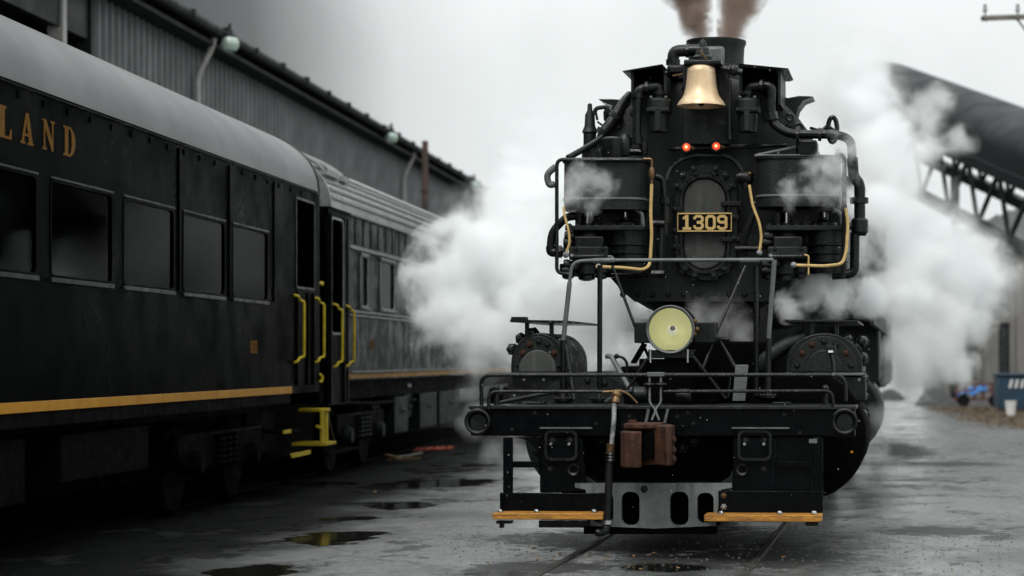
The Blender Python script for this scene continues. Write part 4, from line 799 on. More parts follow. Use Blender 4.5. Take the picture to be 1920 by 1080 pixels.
# ---- near coach, lettered
c1 = empty('passenger_coach', (0, 0, 0)); tag(c1, 'dark passenger coach lettered LAND in gold with plain grey roof', 'railway coach')
Y0, Y1 = 4.0, 26.0
wins = [(16.34 - 1.83 * 2, 2), (16.34 - 1.83, 0), (16.34, 0), (18.17, 1), (20.0, 2), (21.83, 3)]
wins = [(y - 1.83 * 0, c) for y, c in wins] + [(16.34 - 1.83 * k, 0) for k in (3, 4, 5, 6)]
holes = [rrect(y, y + 1.48, 2.22, 2.94, .05) for y, _ in wins] + [rrect(24.72, 25.66, 2.42, 3.44, .02)]
side_panel(Y0, Y1, 1.16, 3.62, holes, 'coach', c1)
for y, cu in wins: coach_window(c1, y, y + 1.48, 2.22, 2.94, 'coach', curtain={1: 1, 2: 2, 3: 0}.get(cu, 0), m2='trim1')
rp_ = roof_profile()
MB().prism(rp_, Y0, Y1 - .28, 'xz').build('roof', M['roof'], c1)
MB().prism([(-7.1 + (x + 7.1) * 1.008, 3.6 + (z - 3.6) * 1.01) for x, z in rp_], Y1 - .279, Y1 - .22, 'xz').build('roof_end_rim', M['trim1'], c1)
MB().prism([(-7.1 + (x + 7.1) * .985, 3.6 + (z - 3.6) * .985) for x, z in rp_], Y1 - .219, Y1 + .04, 'xz').build('roof_hood', M['roof'], c1, .08, seg=4)
MB().box(CX - .01, CX + .018, Y0, Y1 - .05, 3.585, 3.622).build('eave_gutter', M['trim1'], c1, .006)
MB().box(CX + .0005, CX + .02, Y0, 24.43, 1.165, 1.245).build('stripe', M['stripe'], c1, .003)
MB().box(CX - .02, CX + .0, Y0, 24.43, 1.05, 1.16).build('skirt', M['under'], c1)
for y in (19.83, 21.66, 23.6): MB().box(CX + .0005, CX + .018, y - .02, y + .02, 2.2, 3.55).build('side_batten', M['coach'], c1, .003)
for k in range(30): MB().box(CX + .0005, CX + .012, 9 + k * .55, 9.05 + k * .55, 3.50, 3.553).build('eave_clip', M['coach'], c1)
for ch, yc in (('L', 15.34), ('A', 15.80), ('N', 16.27), ('D', 16.75)):
    o, ho = letters[ch]; T = lambda P: [(yc - .14 + a * .28, 3.175 + b * .235) for a, b in P]
    MB().prism(T(o), CX + .0005, CX + .004, 'yz', [T(h) for h in ho]).build('letter', M['letter'], c1)
number(c1, '801'.replace('1', '0'), 22.55, 1.62, .145)
MB().box(-8.55, -5.72, Y0, Y1, 1.2, 1.26).build('coach_floor', M['inside'], c1)
MB().box(-8.6, -8.55, Y0, Y1, 1.16, 3.6).build('far_side', M['coach'], c1)
MB().box(-8.55, -5.66, Y1 - .04, Y1 - .002, 1.16, 3.6).build('end_wall', M['coach'], c1)
MB().box(-7.0, -6.9, Y0, 24.4, 1.26, 3.6).build('inner_partition', M['inside'], c1)
MB().box(-8.5, -5.7, 24.45, 24.5, 1.26, 3.6).build('inner_partition', M['inside'], c1)
dr = ring_frame(24.72, 25.66, 2.42, 3.44, .02, .03, CX - .04, CX + .012).build('door_frame', M['trim1'], c1, .004)
for y in (24.74, 25.3, 25.62): MB().box(CX + .0005, CX + .02, y - .015, y + .015, 1.25, 2.36).build('door_stile', M['coach'], dr)
grab(c1, 24.62, 1.56, 2.27); grab(c1, 25.72, 1.56, 2.27)
MB().box(-8.2, -6.0, Y0, Y1 - .3, .95, 1.15).build('underframe', M['under'], c1)
MB().box(-8.45, -8.2, Y0, Y1 - .3, -.03, .95).build('far_light_blocker', M['under'], c1)  # added box that keeps light from showing under the coach
bogie(c1, 22.3, 'under'); bogie(c1, 8.0, 'under')
tr = MB().box(-6.05, -5.56, 24.3, 25.3, .42, .455).build('step_tread', M['under'], c1); MB().box(-5.575, -5.555, 24.3, 25.3, .42, .47).build('step_edge', M['yellow'], tr)
tr = MB().box(-6.05, -5.66, 24.3, 25.3, .70, .73).build('step_tread', M['under'], c1); MB().box(-5.66, -5.64, 24.3, 24.65, .70, .74).build('step_edge', M['yellow'], tr)
MB().box(-6.1, -6.05, 24.2, 25.5, .4, 1.15).build('step_back', M['under'], c1)
for k, (y0, y1, z0) in enumerate(((10.5, 13, .5), (14, 16.2, .45), (17, 19.4, .55))): MB().box(-6.5, -5.75, y0, y1, z0, .96).build('equipment_box', M['under'], c1, .02)
# ---- second coach, belt rails and ribbed roof
c2 = empty('passenger_coach', (0, 0, 0)); tag(c2, 'dark passenger coach with grey belt rails and vented ribbed roof, half hidden by steam', 'railway coach')
Z0, Z1 = 26.42, 51.0
w2 = [(28.56, 29.02), (29.98, 31.05), (32.12, 33.2), (34.3, 35.4), (36.5, 37.6), (38.7, 39.8), (40.9, 42), (43.1, 44.2), (45.3, 46.4)]
side_panel(27.72, Z1, 1.28, 3.5, [rrect(a, b, 2.29, 2.95, .07) for a, b in w2], 'coach2', c2)
for a, b in w2: coach_window(c2, a, b, 2.29, 2.95, 'trim', .03, 1 if a > 31 else 0)
side_panel(26.5, 27.7, .98, 3.5, [rrect(26.66, 27.40, 1.9, 3.34, .1)], 'coach', c2, 'vestibule_side')
rp2 = roof_profile(26, 1.54, 3.48, .86, 2.15)
rf = MB().prism(rp2, Z0 + .08, Z1, 'xz').build('roof', M['roof2'], c2)
for k in (1, 2, 3, 4, 5):
    x, z = rp2[k]; MB().box(x - .02, x + .022, Z0 + .1, Z1, z - .012, z + .02).build('roof_rib', M['trim'], rf)
for k in range(14): # upright seams of the letterboard
    y = 28.2 + k * .55; MB().box(CX + .0005, CX + .01, y, y + .02, 3.10, 3.46).build('side_batten', M['coach2'], c2)
MB().prism([(-7.1 + (x + 7.1) * 1.01, 3.48 + (z - 3.48) * 1.012) for x, z in rp2], Z0, Z0 + .079, 'xz').build('roof_end_rim', M['trim'], c2)
for z, h in ((3.02, .05), (2.175, .035), (2.125, .03), (3.46, .045)): MB().box(CX + .0005, CX + .035, 27.75, Z1, z, z + h).build('belt_rail', M['trim'], c2, .006)
MB().box(CX + .0005, CX + .022, 27.75, Z1, 1.30, 1.375).build('stripe', M['stripe'], c2, .003)
MB().box(CX + .0005, CX + .05, 27.75, Z1, 1.378, 1.40).build('drip_rail', M['trim'], c2, .003)
for y0, n in ((26.75, 4), (27.75, 2)):
    wv = .62 if n == 4 else .28
    vt = MB().tube([(rp2[k][0] + .04, y0, rp2[k][1] + .04) for k in range(4, 12)], .025, 0, 6).build('roof_vent', M['roof2'], c2)
    MB().tube([(rp2[k][0] + .04, y0 + wv, rp2[k][1] + .04) for k in range(4, 12)], .025, 0, 6).build('vent_side', M['roof2'], vt)
    for q in range(1, n):
        yy = y0 + q * (.62 if n == 4 else .28) / n
        MB().tube([(rp2[k][0] + .03, yy, rp2[k][1] + .03) for k in range(4, 12)], .018, 0, 6).build('vent_slat', M['under'], vt)
    MB().box(rp2[4][0] - .0, rp2[4][0] + .07, y0 - .06, y0 + (.68 if n == 4 else .34), rp2[4][1] - .0, rp2[4][1] + .07).build('vent_foot', M['trim'], vt)
df = ring_frame(26.66, 27.40, 1.9, 3.34, .1, .03, CX - .02, CX + .015).build('door_frame', M['trim'], c2, .004)
MB().box(CX - .5, CX - .46, 26.7, 27.6, 1.0, 3.4).build('door_leaf', M['inside'], df)
for y in (26.62, 27.46, 27.66): MB().box(CX + .0005, CX + .025, y - .02, y + .02, 1.0, 3.4).build('door_stile', M['coach2'], df)
number(c2, '80', 29.25, 1.69, .145)
grab(c2, 26.82, 1.50, 2.22); grab(c2, 27.58, 1.50, 2.22)
MB().box(-8.6, -8.55, Z0, Z1, 1.16, 3.5).build('far_side', M['coach'], c2)
MB().box(-8.55, -5.7, Z0, Z0 + .05, 1.0, 3.5).build('end_wall', M['coach'], c2)
MB().box(-8.55, -5.7, 27.72, Z1, 1.28, 1.34).build('coach_floor', M['inside'], c2)
MB().box(-7.0, -6.9, 27.72, Z1, 1.34, 3.5).build('inner_partition', M['inside'], c2)
MB().box(-8.3, -5.9, 26.8, Z1, 1.0, 1.26).build('underframe', M['under'], c2)
dp = MB()
for k in range(5): dp.box(-7.75 - .03 * (k % 2), -6.25 + .03 * (k % 2), 26.0 + k * .08, 26.08 + k * .08, 1.2, 3.4)
dp.build('diaphragm', M['under'], c2)
MB().box(-8.45, -8.2, 26.5, Z1, -.03, 1.0).build('far_light_blocker', M['under'], c2)  # same added light blocker along the second coach
bogie(c2, 29.8); bogie(c2, 47)
for y0, y1, z0, z1, x in ((32.0, 33.2, .42, .98, -5.75), (34.3, 36.0, .42, 1.0, -5.75), (31.0, 31.6, .5, .9, -5.9), (33.4, 34.1, .62, 1.0, -5.85), (36.6, 39, .4, 1, -5.8)):
    bx = MB().box(-6.6, x, y0, y1, z0, z1).build('equipment_box', M['box'], c2, .02)
    MB().tube([(x, (y0 + y1) / 2, z1 - .18), (x + .05, (y0 + y1) / 2 + .02, z1 - .2), (x, (y0 + y1) / 2 + .05, z1 - .25)], .015).build('box_latch', M['grey'], bx)
MB().tube([(-5.8, 28.0, .98), (-5.78, 30.5, .92), (-5.78, 34, .9)], .03).build('air_pipe', M['under'], c2)
MB().ball((-5.75, 28.0, 1.12), .07).build('gladhand', M['grey'], c2)
MB().ball((-5.75, 33.25, 1.14), .06, sq=(.5, 2, .6)).build('white_tag', M['white'], c2)
# folded yellow step at the coach end
fs = MB().box(-5.60, -5.57, 26.02, 26.13, .53, .94).build('folding_step', M['yellow'], c2, .004, label='yellow folding step at the coach end')
MB().box(-5.60, -5.56, 26.22, 26.33, .535, .90).build('step_upright', M['yellow'], fs, .004)
MB().box(-5.95, -5.52, 26.02, 26.62, .49, .528).build('step_tread', M['yellow'], fs, .004)
MB().box(-5.9, -5.55, 26.16, 26.40, .905, .95).build('step_cap', M['yellow'], fs, .01)
MB().tube([(-5.58, 26.36, .90), (-5.55, 26.62, .55)], .006).build('step_chain', M['grey'], fs)
MB().bar((-5.6, 25.85, .74), (-5.58, 26.05, .7), .03, .03).build('step_hook', M['yellow'], fs)
MB().tube([(-5.65, 26.02, 2.5), (-5.62, 26.14, 2.5), (-5.62, 26.22, 2.48)], .018).ball((-5.62, 26.2, 2.5), .032).build('end_hook', M['yellow'], c2)
MB().tube([(-5.62, 25.98, 1.38), (-5.58, 26.06, 1.36), (-5.58, 26.05, 1.28), (-5.62, 25.98, 1.29)], .017, .03).build('end_hook', M['yellow'], c2)
MB().bar((-5.6, 26.3, .36), (-5.5, 27.6, .40), .12, .03).build('lower_step', M['under'], c2)

# rails
def rail(pts, nm='rail', m='railhead'):
    p = [Vector(q) for q in pts]; d = (p[-1] - p[0]).normalized(); a = Vector((d.y, -d.x, 0))
    mb = MB()
    prof = [(-.030, .005), (.030, .005), (.030, -.05), (-.030, -.05)]
    mb.add([q + a * s + Vector((0, 0, z)) for q in (p[0], p[-1]) for s, z in prof], [(0, 1, 2, 3), (7, 6, 5, 4)] + [(i, 4 + i, 4 + (i + 1) % 4, (i + 1) % 4) for i in range(4)])
    tag(mb.build(nm, M[m], None, .006), kind='structure')
for g in (-.75, .75):
    f = lambda u, v: (LO.x + u * cA + v * sA, LO.y - u * sA + v * cA, -.012)
    rail([f(g, -14), f(g, 60)])
    rail([(-7.1 + g, 2, -.0), (-7.1 + g, 70, -.0)], m='under')

# ================================================================== SHED
SX = -11.5; SH = CAMH + .5655 * 11.5; SE = 88.0
shed = empty('metal_shed', (SX, 10, 0)); tag(shed, 'long grey corrugated metal shed behind the two coaches', 'shed')
def shp(mb, name, m, **k):
    o = mb.build(name, M[m], shed, **k); o.location = (-SX, -10, 0); return o
pitch = .36; nrib = 10; pw_ = pitch * nrib; rl = []
prof = [(0, 0), (.12, 0), (.15, .09), (.22, .09), (.25, 0)]
mb = MB(); vs_ = []
for i in range(nrib):
    for dy, dx in prof: vs_.append((dx, i * pitch + dy))
vs_.append((0, pw_)); nn = len(vs_)
mb.v = [(x, y, 0) for x, y in vs_] + [(x, y, SH - .35) for x, y in vs_] + [(-.05, 0, 0), (-.05, pw_, 0), (-.05, 0, SH - .35), (-.05, pw_, SH - .35)]
mb.f = [(i, i + 1, nn + i + 1, nn + i) for i in range(nn - 1)] + [(2 * nn, 2 * nn + 2, 2 * nn + 3, 2 * nn + 1)]
wp_me = mb.mesh('wall_panel', M['shed'], 20)
k = 0; y = 35.5
while y < SE - pw_ * .5:
    piece('wall_panel', wp_me, shed, (.0 + (.012 if k % 2 else 0), y - 10 + .004, 0)); y += pw_; k += 1
SE = y
# darker open bay with pale posts at the near end
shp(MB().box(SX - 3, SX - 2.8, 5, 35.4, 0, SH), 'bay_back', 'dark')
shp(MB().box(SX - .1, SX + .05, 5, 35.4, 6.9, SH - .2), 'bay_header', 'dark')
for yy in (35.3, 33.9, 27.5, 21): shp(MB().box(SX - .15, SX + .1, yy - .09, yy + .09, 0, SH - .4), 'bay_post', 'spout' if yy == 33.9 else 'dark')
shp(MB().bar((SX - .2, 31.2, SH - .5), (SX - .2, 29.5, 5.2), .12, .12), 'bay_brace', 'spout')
shp(MB().prism([(SX + .55, SH - .12), (SX + .55, SH), (SX - 9, SH + 2.4), (SX - 18.5, SH), (SX - 18.5, SH - .1), (SX - 9, SH + 2.2)], 5, SE + .6, 'xz'), 'roof', 'shedroof')
shp(MB().box(SX - .02, SX + .5, 5, SE + .5, SH - .36, SH - .28), 'soffit', 'shedroof')
shp(MB().tube([(SX + .6, 5, SH - .08), (SX + .6, SE, SH - .1)], .10, 0, 8), 'gutter', 'shedroof')
rnd = random.Random(3)
for q in range(34): # gutter brackets and lumps along the edge
    yy = 8 + q * 2.4; shp(MB().box(SX + .5, SX + .74, yy, yy + .12, SH - .14, SH - .02 + rnd.uniform(0, .05)), 'gutter_bracket', 'shedroof')
shp(MB().prism([(SX - 18, 0), (SX - .06, 0), (SX - .06, SH - .3), (SX - 9, SH + 2.1), (SX - 18, SH - .3)], SE - .02, SE + .1, 'xz'), 'end_wall', 'shed')
def plane_y(px, X): return FPX * X / (px - VPX)
for px in (380, 763, 869):
    yy = plane_y(px, SX + .3)
    ds = shp(MB().tube([(SX + .5, yy + .1, SH - .2), (SX + .45, yy + .1, SH - .4), (SX + .2, yy, SH - .95), (SX + .2, yy, .3)], .06, .15, 10), 'downspout', 'spout')
for px, lab in ((445, 'green glass lamp on the shed eave above the lettered coach, nearest of three'), (744, 'green glass lamp on the shed eave beside the rusty pole, middle of three'), (897, 'green glass lamp at the far end of the shed eave above the steam')):
    yy = plane_y(px, SX + .9)
    lm = empty('shed_lamp', (SX + .75, yy, SH - .28)); lm.scale = (.66, .66, .66); tag(lm, lab, 'lamp', 'lamps along the shed eave')
    MB().lathe([(.001, .62), (.04, .6), (.05, .42), (.09, .4), (.12, .28), (.20, .24), (.21, .18)], (0, 0, 0), 'z', 16).build('lamp_cap', M['dark'], lm)
    MB().lathe([(.20, .19), (.27, .08), (.27, -.06), (.20, -.2), (.08, -.26), (.001, -.27)], (0, 0, 0), 'z', 18).build('lamp_globe', M['greenglobe'], lm)
    MB().tube([(-.9, 0, .35), (-.35, 0, .42), (0, 0, .5)], .03, .1).build('lamp_arm', M['dark'], lm)
# rusty flue pole standing between coach and shed
pp = at(797, 300, 58); pl_ = empty('rusty_pole', (pp.x, 58, 0)); tag(pl_, 'tall rusty iron pole rising behind the second coach roof', 'pole')
ztop = at(797, 264, 58).z
MB().lathe([(.085, 0), (.085, ztop - .02), (.07, ztop)], (0, 0, 0), 'z', 16).build('shaft', M['rustpipe'], pl_)
for z in (ztop - 1.4, ztop - 2.6): MB().lathe([(.085, -.03), (.105, -.02), (.105, .02), (.085, .03)], (0, 0, z), 'z', 16).build('pole_collar', M['rust'], pl_)

# ================================================================== RIGHT-HAND BACKGROUND
# coal conveyor gallery on a truss
A = at(1585, 88, 82); B = at(1990, 232, 62); dirc = (B - A); A = A + dirc * .24; B = B + dirc * .8
cg = empty('coal_conveyor', (A.x, A.y, 0)); tag(cg, 'dark raised conveyor gallery on an open steel truss at the right', 'conveyor')
dn = (B - A).normalized(); rt = dn.cross(Vector((0, 0, 1))).normalized(); upv = rt.cross(dn).normalized()
def cgp(t, s, h): return A + dn * t + rt * s + upv * h
LEN = (B - A).length
def gallery(name, m, prof, t0=0, t1=None, closed=True):
    t1 = t1 or LEN; n = len(prof); mb = MB()
    mb.v = [tuple(cgp(t, s, h) - Vector((A.x, A.y, 0))) for t in (t0, t1) for s, h in prof]
    mb.f = [tuple(range(n)), tuple(range(2 * n - 1, n - 1, -1))] + [(i, (i + 1) % n, n + (i + 1) % n, n + i) for i in range(n)]
    return mb.build(name, M[m], cg, smooth=40)
gallery('gallery_cover', 'dark', [(1.5 * math.cos(R(t)), -.95 + .95 * math.sin(R(t))) for t in range(0, 181, 15)] + [(-1.5, -1.5), (1.5, -1.5)])
gallery('top_chord', 'dark', [(1.45, -1.45), (1.65, -1.45), (1.65, -1.78), (1.45, -1.78)]); gallery('top_chord', 'dark', [(-1.65, -1.45), (-1.45, -1.45), (-1.45, -1.78), (-1.65, -1.78)])
gallery('bottom_chord', 'dark', [(1.4, -3.25), (1.7, -3.25), (1.7, -3.6), (1.4, -3.6)]); gallery('bottom_chord', 'dark', [(-1.7, -3.25), (-1.4, -3.25), (-1.4, -3.6), (-1.7, -3.6)])
step = 2.6; nb = int(LEN / step)
for s in (-1.55, 1.55):
    for k in range(nb):
        t = k * step; o_ = Vector((A.x, A.y, 0))
        MB().bar(cgp(t, s, -1.6) - o_, cgp(t + step / 2, s, -3.4) - o_, .09, .16).build('truss_web', M['dark'], cg)
        MB().bar(cgp(t + step, s, -1.6) - o_, cgp(t + step / 2, s, -3.4) - o_, .09, .16).build('truss_web', M['dark'], cg)
for t in (LEN * .12, LEN * .97):
    for s in (-1.5, 1.5):
        q = cgp(t, s, -3.5); MB().bar((q.x - A.x, q.y - A.y, 0), q - Vector((A.x, A.y, 0)), .3, .3).build('trestle_leg', M['dark'], cg)
# pale building with tall narrow windows
BX, BY = at(1775, 750, 78).x, 78.0
bld = empty('old_building', (BX, BY, 0)); tag(bld, 'pale old building with narrow dark windows showing through steam', 'building')
hs2 = []; wpos = []
for k in range(10):
    x0 = .7 + k * 1.22
    for z0, z1 in ((.95, 2.9), (3.5, 5.2)):
        hs2.append([(x0, z0), (x0 + .42, z0), (x0 + .42, z1), (x0, z1)]); wpos.append((x0, z0, z1))
MB().prism([(0, 0), (16, 0), (16, 5.9), (0, 5.9)], 0, .3, 'xz', hs2).build('wall', M['bwall'], bld, smooth=0)
MB().prism([(0, .3), (.3, .3), (.3, 12), (0, 12)], 0, 5.9, 'xy').build('side_wall', M['bwall'], bld, smooth=0)
rf_ = MB().prism([(-.5, 5.9), (9, 9.5), (16.5, 9.5), (16.5, 5.9)], -.5, 12.5, 'xz').build('roof', M['galv'], bld, smooth=0)
for q in range(22): MB().bar((-.4 + q * .45, -.52, 6.0 + q * .17), (-.4 + q * .45, 12.5, 6.0 + q * .17), .05, .06).build('roof_seam', M['galv'], rf_)
MB().box(-.4, 16.4, -.45, -.05, 5.55, 5.88).build('cornice', M['dark'], bld)
for x0, z0, z1 in wpos:
    wn = MB().prism([(x0, z0), (x0 + .42, z0), (x0 + .42, z1), (x0, z1)], .14, .2, 'xz', [[(x0 + .04, z0 + .04), (x0 + .38, z0 + .04), (x0 + .38, z1 - .04), (x0 + .04, z1 - .04)]]).build('window', M['bdark'], bld, smooth=0)
    MB().box(x0 + .04, x0 + .38, .16, .18, z0 + .04, z1 - .04).build('pane', M['bdark'], wn, smooth=0)
    MB().box(x0 - .06, x0 + .48, -.08, .02, z0 - .08, z0 - .0).build('sill', M['bwall'], wn)
for k in range(11): MB().box(.15 + k * 1.22, .5 + k * 1.22, -.09, -.004, 0, 5.5).build('pilaster', M['bwall'], bld)
# navy dumpster with pale lettering
dq = at(1873, 772, 62); du = empty('dumpster', (dq.x, 62, 0)); tag(du, 'navy blue waste container with white lettering beside the pale building', 'dumpster')
MB().prism([(0, .08), (2.2, .08), (2.2, 1.05), (0, 1.05)], 0, 1.5).build('bin_body', M['bluebin'], du, .03)
MB().box(-.05, 2.25, -.06, 1.55, 1.055, 1.12).build('bin_lid', M['bluebin'], du, .02)
for k in range(4): MB().box(.28 + k * .17, .40 + k * .17, -.012, -.004, .72 + .0, .95).prism([(0, 0)] * 0 or [(.28 + k * .17, .7), (.34 + k * .17, .7), (.44 + k * .17, .95), (.38 + k * .17, .95)], -.012, -.004).build('letter', M['white'], du) if False else MB().prism([(.28 + k * .17, .70), (.36 + k * .17, .70), (.42 + k * .17, .95), (.34 + k * .17, .95)], -.012, -.002).build('letter', M['white'], du)
for x in (.2, 2.0): MB().lathe([(.08, -.03), (.08, .03)], (x, .1, .08), 'x', 14).build('caster', M['rubber'], du)
bq = at(1895, 771, 58); bk = empty('bucket', (bq.x, 58, 0)); tag(bk, 'white bucket standing in front of the navy container', 'bucket')
MB().lathe([(.12, 0), (.155, .36), (.165, .37), (.165, .40), (.145, .40), (.115, .02), (.001, .02)], (0, 0, 0), 'z', 20).build('pail', M['white'], bk)
MB().tube([(.16 * math.cos(R(t)), -.03, .38 - .16 * math.sin(R(t))) for t in range(0, 181, 20)], .006).build('bucket_handle', M['grey'], bk)
# red scrap frame with blue tarp
rq = at(1792, 752, 68); rs = empty('scrap_cart', (rq.x, 68, 0)); tag(rs, 'rusty red open-sided cart by the pale building, blue tarp on it', 'cart')
MB().box(0, 1.5, 0, .9, .22, .28).build('cart_bed', M['redrust'], rs)
for k in range(6): MB().box(.02 + k * .28, .08 + k * .28, -.02, .04, .28, .78).build('cart_slat', M['redrust'], rs)
for z in (.5, .72): MB().box(0, 1.5, -.05, -.022, z, z + .06).build('cart_rail', M['redrust'], rs)
for x in (.25, 1.25): MB().lathe([(.001, -.04), (.2, -.04), (.2, .04), (.001, .04)], (x, -.06, .2), 'y', 18).build('wheel', M['rubber'], rs)
tp = MB(); rnd = random.Random(5); nU, nV = 14, 8
for j in range(nV):
    for i in range(nU):
        a, b = i / (nU - 1), j / (nV - 1)
        tp.v.append((.05 + a * .95, -.12 + b * .5 - .05 * math.sin(7 * a), .34 + .42 * a ** .7 * (.4 + .6 * b) + .05 * math.sin(9 * a + 4 * b) + rnd.uniform(-.02, .02)))
tp.f = [(j * nU + i, j * nU + i + 1, (j + 1) * nU + i + 1, (j + 1) * nU + i) for j in range(nV - 1) for i in range(nU - 1)]
to_ = tp.build('tarp', M['tarp']); to_.location = (rq.x, 67.9, 0); sm = to_.modifiers.new('thick', 'SOLIDIFY'); sm.thickness = .02
tag(to_, 'crumpled bright blue tarp bunched on the red cart', 'tarp')
# gravel heap, straw verge
def heap(name, px0, px1, py, h, Y, m, seed):
    a, b = at(px0, py, Y), at(px1, py, Y); rnd = random.Random(seed); mb = MB(); n, k = 28, 7; wd = (b.x - a.x) / 2
    for j in range(k + 1):
        q = j / k
        for i in range(n):
            t = 2 * math.pi * i / n; rr = (1 - q) * (1 + .14 * math.sin(3 * t + seed) + rnd.uniform(-.05, .05))
            mb.v.append(((a.x + b.x) / 2 + wd * rr * math.cos(t), Y + wd * .8 * rr * math.sin(t), -.02 + h * (math.sin(q * 1.57)) + rnd.uniform(0, .04)))
    for j in range(k):
        for i in range(n): mb.f.append((j * n + i, j * n + (i + 1) % n, (j + 1) * n + (i + 1) % n, (j + 1) * n + i))
    tag(mb.build(name, M[m], smooth=60), kind='stuff')
heap('gravel', 1712, 1790, 753, .62, 72, 'gravel', 2)
heap('gravel', 1640, 1700, 748, .4, 80, 'gravel', 4)
sv = MB(); rnd = random.Random(9)
for k in range(5200):
    Y = rnd.uniform(47, 68); lim0 = 5.0 + rnd.uniform(-.5, .6); X = lim0 + abs(rnd.gauss(0, 2.2))
    a = rnd.uniform(0, 6.28); l_ = rnd.uniform(.06, .2); h = rnd.uniform(.01, .10); w_ = .012
    p = Vector((X, Y, .0)); d = Vector((math.cos(a) * l_, math.sin(a) * l_, h)); s = Vector((-math.sin(a), math.cos(a), 0)) * w_
    sv.add([p - s, p + s, p + d], [(0, 1, 2)])
tag(sv.build('grass', M['straw'], smooth=0), kind='stuff')
vp = MB(); vp.v = [(5.2 + .4 * math.sin(k * .9), 47 + k * 1.5, -.004) for k in range(15)] + [(14, 68, -.004), (14, 47, -.004)]; vp.f = [tuple(range(17))]
tag(vp.build('verge', M['straw'], smooth=0), kind='structure')
# utility pole crossarm at the top right
uq = at(1960, 40, 48); up_ = empty('utility_pole', (uq.x, 48, 0)); tag(up_, 'wooden utility pole crossarm with insulators in the top right corner', 'utility pole')
zc = at(1845, 37, 48).z; xl = at(1838, 37, 48).x - uq.x
MB().lathe([(.16, 0), (.12, zc + .6), (.001, zc + .62)], (0, 0, 0), 'z', 14).build('shaft', M['timber'], up_)
MB().bar((xl, -.2, zc), (-xl, -.2, zc + .1), .11, .11).build('crossarm', M['timber'], up_, .008)
for x in (xl + .09, xl + .83): 
    ins = MB().lathe([(.02, .05), (.02, .13), (.055, .14), (.05, .22), (.035, .24), (.04, .30), (.001, .32)], (x, -.2, zc + .01), 'z', 12).build('insulator', M['galv'], up_)
    MB().bar((x - .1, -.28, zc - .0), (x + .03, -.28, zc - .08), .05, .03).build('arm_bracket', M['dark'], up_)
MB().bar((xl + .83, -.26, zc - .05), (0, -.1, zc - .9), .04, .03).build('arm_brace', M['dark'], up_)

# ================================================================== SMALL THINGS ON THE GROUND
def gpt(px, py): Y = CAMH * FPX / (py - VPY); return Vector(((px - VPX) * Y / FPX, Y, 0))
g0, g1 = gpt(778, 846), gpt(852, 842); rag = MB(); rnd = random.Random(8)
for k in range(15):
    t = k / 14; p = g0.lerp(g1, t) + Vector((0, rnd.uniform(-.12, .12), 0)); wd = .10 + .05 * math.sin(k)
    rag.v += [(p.x, p.y - wd, .012), (p.x, p.y + wd * .3, .03 + .04 * abs(math.sin(k * 1.7))), (p.x, p.y + wd, .012)]
rag.f = [(3 * k + i, 3 * k + i + 1, 3 * k + i + 4, 3 * k + i + 3) for k in range(14) for i in range(2)]
ro = rag.build('rag', M['redrag']); sm = ro.modifiers.new('thick', 'SOLIDIFY'); sm.thickness = .008
tag(ro, 'long faded red rag lying on the wet asphalt beside the coach', 'rag')
q = gpt(752, 866); br = empty('wood_scrap', q); tag(br, 'small pile of brown broken wood on the asphalt by the coach', 'debris')
for k, (a, ln) in enumerate(((20, .5), (75, .42), (140, .3), (50, .35))):
    MB().bar((-.2 + k * .1, -.1 * k, .03 + .02 * k), (-.2 + k * .1 + ln * math.cos(R(a)), -.1 * k + ln * math.sin(R(a)), .05 + .03 * k), .06, .025).build('wood_piece', M['timber' if k % 2 else 'leaf'], br)
lv = MB(); rnd = random.Random(21)
for k in range(170):
    if k < 50: px, py = rnd.gauss(1110, 90), rnd.gauss(1046, 16)
    elif k < 90: px, py = rnd.uniform(700, 1040), rnd.uniform(860, 1075)
    else: px, py = rnd.uniform(1350, 1900), rnd.uniform(880, 1078)
    if py < 800: continue
    p = gpt(px, py); a = rnd.uniform(0, 6.28); s = rnd.uniform(.006, .022) * (1.5 if k < 30 else 1)
    q = [p + Vector((math.cos(a + t) * s * (1 if i % 2 else .6), math.sin(a + t) * s, .012 + rnd.uniform(0, .018))) for i, t in enumerate((0, 1.3, 2.6, 3.9, 5.2))]
    lv.add(q, [(0, 1, 2, 3, 4)])
tag(lv.build('leaf_litter', M['leaf'], smooth=0), kind='stuff')
gv = MB(); rnd = random.Random(33)
for k in range(1500):
    px, py = rnd.uniform(820, 1900), 1000 + abs(rnd.gauss(0, 45))
    if k < 700: px, py = rnd.gauss(1690, 40), rnd.gauss(842, 12)
    if py > 1090 or py < 800: continue
    p = gpt(px, py); s = rnd.uniform(.004, .014)
    gv.add([p + Vector((dx * s, dy * s, dz * s + .006)) for dx, dy, dz in ((1, 0, 0), (-.3, .9, 0), (-.7, -.7, 0), (.1, .1, 1))], [(0, 1, 3), (1, 2, 3), (2, 0, 3)])
tag(gv.build('gravel', M['gravel'], smooth=0), kind='stuff')

rn = MB(); rnd = random.Random(77)
for k in range(110):
    Y = rnd.uniform(13.6, 16.0); q = at(rnd.uniform(880, 1680), rnd.uniform(60, 1000), Y); r = rnd.uniform(.0016, .0034)
    rn.add([q + Vector(d) * r for d in ((1, 0, 0), (-1, 0, 0), (0, 1, 0), (0, -1, 0), (0, 0, 1.3), (0, 0, -1.3))], [(0, 2, 4), (2, 1, 4), (1, 3, 4), (3, 0, 4), (2, 0, 5), (1, 2, 5), (3, 1, 5), (0, 3, 5)])
tag(rn.build('rain', M['white'], smooth=60), kind='stuff')
